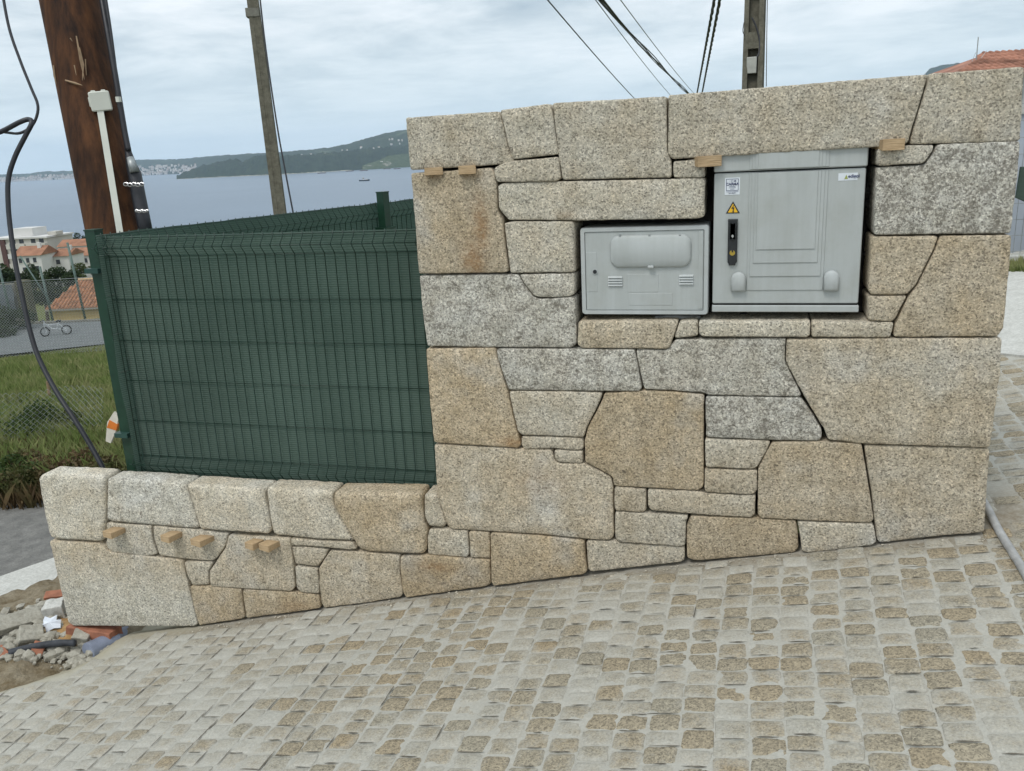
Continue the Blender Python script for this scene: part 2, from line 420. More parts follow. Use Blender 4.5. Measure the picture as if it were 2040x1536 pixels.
def rdist(py, hb): q = onZ((100, py), EYE-hb); return math.hypot(q[0]-C[0], q[1]-C[1])
PROF = [(0, 2.9), (4.4, 2.9)]+[(rdist(py, hb), hb) for py, hb in ((990, 2.62), (880, 2.9), (770, 3.45), (705, 4.2), (690, 4.6), (622, 4.7))]
PROF += [(34, 5.6), (78, 16), (130, 19), (215, 25), (265, 31), (430, 48), (560, 58), (900, 70)]
PR = np.array(PROF)
def hbelow(r): return np.interp(r, PR[:, 0], PR[:, 1])
def gz(x, y):
    """height of the natural ground"""
    dx, dy = x-C[0], y-C[1]; r = math.hypot(dx, dy); azim = math.degrees(math.atan2(dx, dy))   # 0 = +Y, + = right
    left = EYE-float(hbelow(r))
    xx = min(x, 14.)
    right = KS*xx+K0-.30 if r < 60 else KS*xx+K0-.3-(r-60)*.02
    f = min(1, max(0, (azim+18)/26)); f = f*f*(3-2*f)
    if azim < -115: g = min(1, max(0, (-115-azim)/30)); f = max(f, g)
    return left*(1-f)+right*f
V, T = [], []
rings = [0, 1, 2, 3, 4, 5, 6]+[7+i*.6 for i in range(26)]+[24, 26, 28, 31, 34, 38, 45, 55, 65, 78, 95, 115, 140, 170, 215, 265, 330, 430, 560, 900]
NA = 180
for r in rings:
    for k in range(NA):
        a = 2*math.pi*k/NA; x, y = C[0]+r*math.sin(a), C[1]+r*math.cos(a)
        V.append((x, y, gz(x, y)+(.06*nz(x, y, 0, .9) if 7 < r < 22 else 0)))
for i in range(len(rings)-1):
    for k in range(NA): T.append((i*NA+k, i*NA+(k+1) % NA, (i+1)*NA+(k+1) % NA, (i+1)*NA+k))
me = tri_mesh('ground', V, T); me.polygons.foreach_set('use_smooth', [True]*len(me.polygons))
tag(link('ground', me, M_grassg), kind='structure')

def hillmat(name, a, b, c, sc):
    m, nt, p = newmat(name, .95, .05); P = pos(nt)
    cc = mix(nt, ramp(nt, noise(nt, P, sc, 5, .7), [(.35, (0,)*3), (.65, (1,)*3)]), a, b)
    cc = mix(nt, ramp(nt, noise(nt, P, sc*.22, 4, .6), [(.60, (0,)*3), (.68, (1,)*3)]), cc, c)
    nt.links.new(cc, p.inputs['Base Color']); return m
M_hill = hillmat('wooded_hill', (.022, .034, .022), (.045, .062, .036), (.10, .12, .07), .02)
M_head = hillmat('pine_headland', (.016, .027, .018), (.036, .052, .03), (.045, .06, .03), .035)
M_field = hillmat('coast_field', (.035, .055, .025), (.09, .11, .055), (.25, .24, .20), .075)
def interp(px, pts):
    a = np.array(pts, float); return float(np.interp(px, a[:, 0], a[:, 1]))
def hillstrip(name, px0, px1, step, ytop, d0, depth, mat, bumpz, bs, rows=12, shore=None):
    V, T = [], []; xs = np.arange(px0, px1+.1, step)
    for px in xs:
        df = d0(px) if callable(d0) else d0
        for j in range(rows+3):
            t = j/rows
            d = df+depth*t
            dc = df+depth
            zt = at((px, interp(px, ytop)), dc)[2]
            q = None
            prof = math.sin(min(t, 1.)*math.pi/2)**.8 if t <= 1 else max(0, 1-(t-1)*3)
            z = SEA-1+(zt-SEA)*prof; q = hp(px, d, z)
            if j > 0: z += bumpz*(nz(q[0], q[1], 3, bs)*.6+abs(nz(q[0], q[1], 8, bs*2.7))*.9)*min(1, t*5)
            V.append((q[0], q[1], z))
    R_ = rows+3
    for i in range(len(xs)-1):
        for j in range(R_-1): T.append((i*R_+j, (i+1)*R_+j, (i+1)*R_+j+1, i*R_+j+1))
    me = tri_mesh(name, V, T); me.polygons.foreach_set('use_smooth', [True]*len(me.polygons))
    return tag(link(name, me, mat), kind='structure')
RIDGE = [(-400, 345), (0, 348), (60, 346), (85, 342), (147, 340.5), (200, 333), (262, 319), (300, 318), (340, 318), (372, 316), (400, 313), (470, 308), (540, 305), (600, 300), (650, 295.5), (690, 288), (720, 279), (752, 270), (780, 264), (800, 260.5), (830, 255), (950, 240), (1150, 225), (1400, 205), (1600, 190), (1780, 168), (1840, 150), (1852, 138), (1880, 130), (1915, 126), (2000, 150), (2300, 190)]
FAR = lambda px: interp(px, [(-400, 7600), (330, 6800), (520, 4600), (900, 4300), (2300, 4500)])
hillstrip('far_hills', -400, 2300, 4, RIDGE, FAR, 700, M_hill, 9, .012, 14)
HEADTOP = [(352, 352), (366, 346), (378, 341), (400, 332), (430, 326), (455, 320), (473, 317), (485, 324), (497, 317), (510, 312), (560, 312), (620, 309), (680, 303), (740, 297), (800, 291), (900, 285), (1100, 283)]
HEADD = lambda px: interp(px, [(350, 3560), (430, 3600), (560, 3450), (700, 3650), (820, 3900), (1100, 4000)])
hillstrip('wooded_headland', 352, 1100, 2, HEADTOP, HEADD, 300, M_head, 14, .03, 10)
# green terraced slope at the water's edge by the wall
V, T = [], []
for i, px in enumerate(np.arange(722, 905, 3)):
    for j in range(7):
        t = j/6; d = HEADD(px)-70+110*t
        yt = interp(px, [(722, 328), (745, 322), (775, 310), (800, 307), (850, 304), (905, 302)])
        z = SEA-.5+(EYE+(hor(px)-yt)*d/F-SEA)*t**.9+(2.5*nz(px*.1, j, 0, 1.3) if j else 0)
        V.append(hp(px, d, z))
n_ = len(np.arange(722, 905, 3))
for i in range(n_-1):
    for j in range(6): T.append((i*7+j, (i+1)*7+j, (i+1)*7+j+1, i*7+j+1))
tag(link('coast_terraces', tri_mesh('coast_terraces', V, T), M_field), kind='structure')
# pale rocky shore under the headland, surf at its tip
M_shore = plain('shore_rock', (.33, .31, .25), .9, .3, .05)
mb = MB()
for px in np.arange(356, 700, 6):
    q = hp(px, HEADD(px)-18, SEA); s_ = random.uniform(4, 10)
    mb.tube([q+[0, 0, -1], q+[0, 0, random.uniform(1.5, 3.5)]], [s_*1.6, s_*.6], 6)
tag(mb.build('shore_rocks', M_shore), kind='stuff', label='pale rocks along the foot of the wooded headland', cat='rocks')
M_foam = plain('sea_foam', (.8, .82, .84), .8, .05)
mb = MB(); q0, q1 = hp(330, 3480, SEA+.3), hp(360, 3520, SEA+.3)
mb.box(-1, 1, -1, 1, -1, 1, Matrix(((float(q1[0]-q0[0])/2, 4, 0, float(q0[0]+q1[0])/2), (float(q1[1]-q0[1])/2, 8, 0, float(q0[1]+q1[1])/2), (0, 0, .4, SEA+.4), (0, 0, 0, 1))))
tag(mb.build('foam', M_foam), kind='stuff', label='white surf off the tip of the headland', cat='foam')

# towns: far shore, and houses scattered over the hill
M_town = plain('town_walls', (.62, .585, .55), .8, .25, .01); M_troof = plain('town_roofs', (.36, .20, .14), .85, .2, .02)
wl, rf_ = MB(), MB()
def minihouse(px, d, z, s_, hgt):
    q = hp(px, d, z); a = random.uniform(-.6, .6); mt = Matrix.Translation(Vector(q))@Matrix.Rotation(a, 4, 'Z')
    wl.box(-s_, s_, -s_*.7, s_*.7, -6, hgt, mt)
    if random.random() < .6: rf_.box(-s_*1.05, s_*1.05, -s_*.75, s_*.75, hgt+.05, hgt+1.6, mt)
for i in range(760):
    px = random.uniform(-120, 420); t = random.random()**1.8
    if 395 < px: continue
    tt = .01+.30*t; dc_ = FAR(px)+700; zt_ = at((px, interp(px, RIDGE)), dc_)[2]
    minihouse(px, FAR(px)-25+700*tt, SEA-1+(zt_-SEA)*math.sin(tt*math.pi/2)**.8+2, random.uniform(4, 9), random.uniform(6, 13))
for i in range(26):
    px = random.uniform(480, 815); t = random.uniform(.22, .50); d = FAR(px)+700*t
    zt = at((px, interp(px, RIDGE)), FAR(px)+700)[2]
    minihouse(px, d-20, SEA+(zt-SEA)*math.sin(t*math.pi/2)**.8+2, random.uniform(3, 6), random.uniform(3, 5))
for i in range(14):
    px = random.uniform(745, 850); minihouse(px, HEADD(px)+20*random.random(), SEA+8+random.random()*22, random.uniform(3, 6), 5)
town = tag(wl.build('distant_town', M_town), kind='stuff', label='pale town along the far shore with houses up the hill', cat='town')
rf_.build('roofs', M_troof, town)['kind'] = 'stuff'

# ------------------------------------------------------------------ the street
_cd = wray((1545, 280)); CD = np.array([_cd[0], _cd[1]]); CD /= np.linalg.norm(CD)        # along the sett columns
_rd = -wray((-2900, 1323)); RD = np.array([_rd[0], _rd[1]]); RD /= np.linalg.norm(RD)      # along the rows (to the right)
_bp = [onY(p) for p in ((1958, 1066), (1870, 1072), (1753, 1086), (1610, 1104), (1384, 1122), (1180, 1144), (984, 1169), (808, 1194), (645, 1215), (491, 1235), (397, 1248))]
_pf = np.polyfit([p[0] for p in _bp], [p[2]-KS*p[0]-K0 for p in _bp], 3)
_xa, _xb = _bp[-1][0], _bp[0][0]
def street_z(x, y):
    xc = min(max(x, _xa), _xb)
    return KS*x+K0+((_pf[0]*xc+_pf[1])*xc+_pf[2])*xc+_pf[3]
BED_LEFT = [onStreet(p)[:2] for p in ((395, 1240), (250, 1262), (205, 1300), (135, 1335), (0, 1374), (-300, 1440), (-900, 1560))]
def left_of_edge(x, y):
    if x > -2.3: return -9.
    """>0: distance on the rubble side of the ragged end of the paving"""
    best, sg = 9, 1
    for a, b in zip(BED_LEFT[:-1], BED_LEFT[1:]):
        ab = b-a; t = min(1, max(0, ((x-a[0])*ab[0]+(y-a[1])*ab[1])/(ab@ab))); q = a+ab*t
        dd = math.hypot(x-q[0], y-q[1])
        if dd < best:
            best = dd; sg = ab[0]*(y-a[1])-ab[1]*(x-a[0])
    return best if sg < 0 else -best
def in_wall(x, y): return -.02 < y < .5 and -3.7 < x < .95
def mort_h(x, y):
    h = -.0027+.0030*mnoise.noise(Vector((x*7, y*7, 1)))+.004*mnoise.noise(Vector((x*22, y*22, 5)))
    h += -.003*max(0, mnoise.noise(Vector((x*3, y*3, 9)))*1.5)
    return h
# bed: fine near the camera, one sheet
def bedgrid(xs, ys, name, mat=M_mort, parent=None):
    V = []; colr = []
    for x in xs:
        for y in ys:
            e = left_of_edge(x, y)
            z = street_z(x, y)+mort_h(x, y)
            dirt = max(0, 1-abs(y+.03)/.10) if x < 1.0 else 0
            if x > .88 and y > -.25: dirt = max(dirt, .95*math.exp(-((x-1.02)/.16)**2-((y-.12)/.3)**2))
            sand = 0
            if e > -.12: sand = min(1, (e+.12)/.16)
            if e > .0: z -= min(.06, e*.35)
            V.append((x, y, z)); colr.append((dirt, sand*.9, 0, 1))
    ny = len(ys); T = [(i*ny+j, (i+1)*ny+j, (i+1)*ny+j+1, i*ny+j+1) for i in range(len(xs)-1) for j in range(ny-1)]
    me = tri_mesh(name, V, T); me.polygons.foreach_set('use_smooth', [True]*len(me.polygons)); setcol(me, 'tint', colr)
    return link(name, me, mat, parent)
street = tag(bedgrid(np.arange(-4.6, 2.0, .014), np.arange(-2.35, .20, .014), 'cobbled_street'), kind='structure')
bedgrid(np.arange(.96, 6.5, .04), np.arange(.045, 6., .04), 'mortar_bed', parent=street)
bedgrid(np.arange(1.99, 6.5, .04), np.arange(-2.33, .07, .04), 'mortar_bed', parent=street)
bedgrid(np.arange(-14, 6.5, .25), np.arange(-12, -2.2, .25), 'mortar_bed', parent=street).location.z = -.016

def sett_geom(cx, cy, w_, l_):
    """a rounded, slightly irregular block top: 10-gon rings"""
    base = [(-.5, -.40), (-.42, -.5), (.42, -.5), (.5, -.40), (.5, .0), (.5, .38), (.41, .5), (-.0, .5), (-.41, .5), (-.5, .38)]
    P = []
    for u, v in base:
        u2 = u*w_*(1+random.uniform(-.07, .05)); v2 = v*l_*(1+random.uniform(-.07, .05))
        P.append((cx+RD[0]*u2+CD[0]*v2, cy+RD[1]*u2+CD[1]*v2))
    return P
setts = []
wcol = .1045
org = np.array([0., 0.])
inv = np.linalg.inv(np.array([[RD[0], CD[0]], [RD[1], CD[1]]]))
for ci in range(-62, 70):
    v = -4.2+random.uniform(0, .08)
    wv = wcol*random.uniform(.955, .99)
    while v < 6.2:
        l_ = random.uniform(.066, .090)
        u = ci*wcol+.012*math.sin(v*3.1+ci*.15)+random.uniform(-.003, .003)
        cx, cy = org+RD*u+CD*(v+l_/2)
        v += l_+random.uniform(.003, .007)
        if (cy > -.022 and cx < .93) or (cy > -.02 and cx < 1.12 and cy < .5 and random.random() < .6): continue
        if cy < -2.3: continue
        if cx > 4.6 or cy > 5: continue
        if left_of_edge(cx, cy) > -.03: continue
        X, Y_, dz = proj((cx, cy, street_z(cx, cy)))
        if dz < .3 or X < -260 or X > 3600 or Y_ > 1800: continue
        if cy > 0 and cx < .95: continue
        if cx > .96 and cy > 0 and proj((cx, cy, street_z(cx, cy)))[1] < 704 + (X-1960)*.106: continue
        vis = -40 < X < 2080 and Y_ < 1580
        setts.append((dz if vis else dz+50, cx, cy, wv*random.uniform(.95, 1.03), l_, X, Y_))
setts.sort()
def sett_build(cx, cy, w_, l_, X, lift):
    P = sett_geom(cx, cy, w_, l_)
    z0 = street_z(cx, cy)
    tx, ty = random.uniform(-.014, .014), random.uniform(-.02, .02)
    hue = max(0, min(1, random.gauss(.42, .24)))
    region = .10*mnoise.noise(Vector((cx*1.1, cy*1.1, 2)))+.25*mnoise.noise(Vector((cx*2.9, cy*2.9, 7)))
    left = min(1, max(0, (-1.30-cx)/1.0))
    cov = .26+region+left*.34+random.gauss(0, .20)
    if random.random() < .30*(1-left)+.04: cov -= .60
    V, K = [], []
    def add(q, dz, e):
        V.append((q[0], q[1], street_z(q[0], q[1])+dz+lift+(q[0]-cx)*tx+(q[1]-cy)*ty)); K.append((e, cov, hue, 1))
    n = 10
    for q in P: add(q, -.05, 1.)
    for q in P: add(q, -.0046+random.uniform(-.0015, .0015), 1.)
    for s_ in (.93, .55):
        for q in P:
            add((cx+(q[0]-cx)*s_, cy+(q[1]-cy)*s_), (-.0016 if s_ > .8 else .0008)+random.uniform(-.0012, .0012), .70 if s_ > .8 else .18)
    add((cx, cy), .002, 0.)
    Fc = []
    for r in range(3):
        for k in range(n): Fc.append((r*n+k, r*n+(k+1) % n, (r+1)*n+(k+1) % n, (r+1)*n+k))
    for k in range(n): Fc.append((3*n+k, 3*n+(k+1) % n, 4*n))
    return V, Fc, K
mV, mF, mK = [], [], []
for i, (dz, cx, cy, w_, l_, X, Y_) in enumerate(setts):
    V, Fc, K = sett_build(cx, cy, w_, l_, X, random.uniform(-.0012, .0010))
    if i < 298:
        c0 = np.array([cx, cy, street_z(cx, cy)])
        me = mesh_np('paving_sett', np.array(V)-c0, Fc, True); setcol(me, 'tint', K)
        link('paving_sett', me, M_sett, street, c0)
    else:
        b = len(mV); mV += V; mK += K; mF += [tuple(b+k for k in f) for f in Fc]
me = mesh_np('paving_setts', mV, mF, True); setcol(me, 'tint', mK)
link('paving_setts', me, M_sett, street)['kind'] = 'stuff'

# dark ribbons painting in the shade of open joints between setts
mb = MB()
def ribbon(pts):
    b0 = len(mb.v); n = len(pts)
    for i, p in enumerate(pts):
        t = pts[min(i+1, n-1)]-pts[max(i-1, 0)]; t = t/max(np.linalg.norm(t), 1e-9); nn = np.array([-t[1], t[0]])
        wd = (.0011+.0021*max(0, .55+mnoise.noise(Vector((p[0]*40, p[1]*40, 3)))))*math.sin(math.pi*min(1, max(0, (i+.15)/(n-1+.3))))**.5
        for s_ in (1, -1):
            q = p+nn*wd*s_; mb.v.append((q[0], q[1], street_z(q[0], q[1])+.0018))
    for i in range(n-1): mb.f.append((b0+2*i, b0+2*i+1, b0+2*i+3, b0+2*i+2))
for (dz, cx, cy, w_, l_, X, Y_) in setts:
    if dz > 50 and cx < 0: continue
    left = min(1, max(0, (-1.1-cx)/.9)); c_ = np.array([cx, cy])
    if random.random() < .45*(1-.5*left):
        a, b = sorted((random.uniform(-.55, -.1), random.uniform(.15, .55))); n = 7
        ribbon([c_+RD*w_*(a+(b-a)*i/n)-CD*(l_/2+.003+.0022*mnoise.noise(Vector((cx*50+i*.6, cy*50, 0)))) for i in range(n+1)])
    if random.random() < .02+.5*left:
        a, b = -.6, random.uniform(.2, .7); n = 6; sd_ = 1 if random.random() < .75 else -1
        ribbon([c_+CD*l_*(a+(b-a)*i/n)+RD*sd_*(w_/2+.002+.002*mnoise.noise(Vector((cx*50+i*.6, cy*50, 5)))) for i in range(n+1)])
M_joint_shade = plain('joint_shade', (.13, .115, .09), .95, .35, 40)
mb.build('joint_shade', M_joint_shade, street)['kind'] = 'stuff'

# pale concrete apron uphill beside the wall, kerb and grass strip beyond it
P_ap = [onStreet(p) for p in ((1960, 706), (2300, 742), (2300, 548), (1985, 545))]
ap = MB()
for dzz in (.02,):
    top = [p+np.array([0, 0, dzz]) for p in P_ap]; bot = [p-np.array([0, 0, .1]) for p in P_ap]
    ap.poly(top); ap.poly(bot[::-1])
    for i in range(4): ap.poly([bot[i], bot[(i+1) % 4], top[(i+1) % 4], top[i]])
tag(ap.build('concrete_apron', M_conc), kind='structure')

# ------------------------------------------------------------------ granite walls, stone by stone
def resample(P, step):
    out = []
    n = len(P)
    for i in range(n):
        a, b = P[i], P[(i+1) % n]; L = np.linalg.norm(b-a); k = max(1, int(round(L/step)))
        for j in range(k): out.append(a+(b-a)*j/k)
    return np.array(out)
def round_corners(P, r):
    out = []; n = len(P)
    for i in range(n):
        a, b, c = P[i-1], P[i], P[(i+1) % n]
        l1, l2 = np.linalg.norm(a-b), np.linalg.norm(c-b)
        ca = ((a-b)@(c-b))/max(l1*l2, 1e-9)
        q = min(r*(.6 if ca < -.8 else 1), l1*.35, l2*.35)
        p1, p2 = b+(a-b)/l1*q, b+(c-b)/l2*q
        out += [p1, .25*p1+.5*b+.25*p2, p2]
    return np.array(out)
def inside(P, x, z):
    x1, z1 = P[:, 0], P[:, 1]; x2, z2 = np.roll(x1, -1), np.roll(z1, -1)
    c = ((z1 > z) != (z2 > z)) & (x < (x2-x1)*(z-z1)/(z2-z1+1e-12)+x1)
    return c.sum() % 2 == 1
def seg_dist(P, x, z):
    a = P; b = np.roll(P, -1, 0); ab = b-a; q = np.array([x, z])
    t = np.clip(((q-a)*ab).sum(1)/np.maximum((ab*ab).sum(1), 1e-12), 0, 1)
    return np.sqrt(((q-a-ab*t[:, None])**2).sum(1)).min()
def stone(px, parent, depth=.24, tint=(.4, .3, 1.), rust=None, gap=.0006, rad=.010, bev=.0060, rough=1., grad=None, sub=5, yoff=None):
    P = np.array([onY(p)[[0, 2]] for p in px])
    A = sum(P[i][0]*P[(i+1) % len(P)][1]-P[(i+1) % len(P)][0]*P[i][1] for i in range(len(P)))
    if A < 0: P = P[::-1]
    P = offset_poly(P, gap); P = round_corners(P, rad); P = resample(P, .013)
    seed = random.uniform(0, 90)
    nrm = offset_poly(P, 1e-3)-P
    for i in range(len(P)):
        x, z = P[i]
        k = 1.5*nz(x, z, seed, 20)+1.5*nz(x, z, seed, 70)
        P[i] += nrm[i]*(k+.35)
    y0 = random.uniform(-.007, .006) if yoff is None else yoff
    ring = [(P, bev+y0), (offset_poly(P, bev*.32), bev*.33+y0), (offset_poly(P, bev*1.05), y0)]
    n = len(P); c = P.mean(0)
    V = []
    # back to front: back cap, sides
    ys = [depth-(depth-bev)*k/sub for k in range(sub)]
    for k, y in enumerate(ys):
        Q = P if 0 < k else offset_poly(P, .012)
        for q in Q:
            e = .003*nz(q[0], y, q[1], 30) if k else 0
            d = (q-c); L = np.linalg.norm(d)+1e-9
            V.append((q[0]+d[0]/L*e, y, q[1]+d[1]/L*e))
    for Q, y in ring:
        for q in Q: V.append((q[0], y+.0030*nz(q[0], q[1], seed, 42), q[1]))
    nr = sub+3
    Fc = [tuple(range(n))[::-1]]
    for r in range(nr-1):
        for i in range(n):
            j = (i+1) % n; Fc.append((r*n+i, r*n+j, (r+1)*n+j, (r+1)*n+i))
    # front face
    Q = ring[2][0]; x0, z0 = Q.min(0); x1, z1 = Q.max(0)
    inner = []
    stp = .017
    for i, x in enumerate(np.arange(x0+stp*.5, x1, stp)):
        for z in np.arange(z0+stp*(.5 if i % 2 else .0), z1, stp):
            xx, zz = x+random.uniform(-.004, .004), z+random.uniform(-.004, .004)
            if inside(Q, xx, zz) and seg_dist(Q, xx, zz) > .007: inner.append((xx, zz))
    pts = [Vector((float(q[0]), float(q[1]))) for q in Q]+[Vector((float(a), float(b))) for a, b in inner]
    ov, oe, of, _, _, _ = delaunay_2d_cdt(pts, [(i, (i+1) % n) for i in range(n)], [], 1, 1e-7)
    b = len(V); base_ring = (nr-1)*n
    mapv = {}
    sc_ = min(x1-x0, z1-z0)
    tx, tz = random.uniform(-.012, .012), random.uniform(-.012, .012)
    for k, v in enumerate(ov):
        if k < n and (Vector((float(Q[k][0]), float(Q[k][1])))-v).length < 1e-5: mapv[k] = base_ring+k; continue
        x, z = v.x, v.y
        dd = min(1, seg_dist(Q, x, z)/.035)
        yy = y0-.003*dd*rough
        yy += rough*dd*(.0055*nz(x, z, seed, 6)+.004*nz(x, z, seed+5, 17)+.0026*nz(x, z, seed+9, 46))
        yy += dd*((x-c[0])*tx+(z-c[1])*tz)
        mapv[k] = len(V); V.append((x, yy, z))
    for f in of: Fc.append(tuple(mapv[k] for k in f))
    V = np.array(V)
    K = np.zeros((len(V), 4))
    hv = random.uniform(-.05, .05)
    K[:, 0] = tint[0]; K[:, 1] = tint[1]; K[:, 2] = tint[2]+hv*.6
    if grad: K[:, 0] += grad*(V[:, 2]-c[1])/max(z1-z0, .05)
    if rust:
        for (rx, ry, ra, rb, s_) in rust:
            q = onY((rx, ry))[[0, 2]]; ra *= .00215; rb *= .00215
            K[:, 3] = np.maximum(K[:, 3], s_*np.exp(-((V[:, 0]-q[0])/ra)**2-((V[:, 2]-q[1])/rb)**2))
    c3 = np.array([c[0], depth/2, c[1]])
    me = mesh_np('stone', V-c3, Fc, True); setcol(me, 'tint', K)
    return link('stone', me, M_gran, parent, c3-np.array(parent.location))

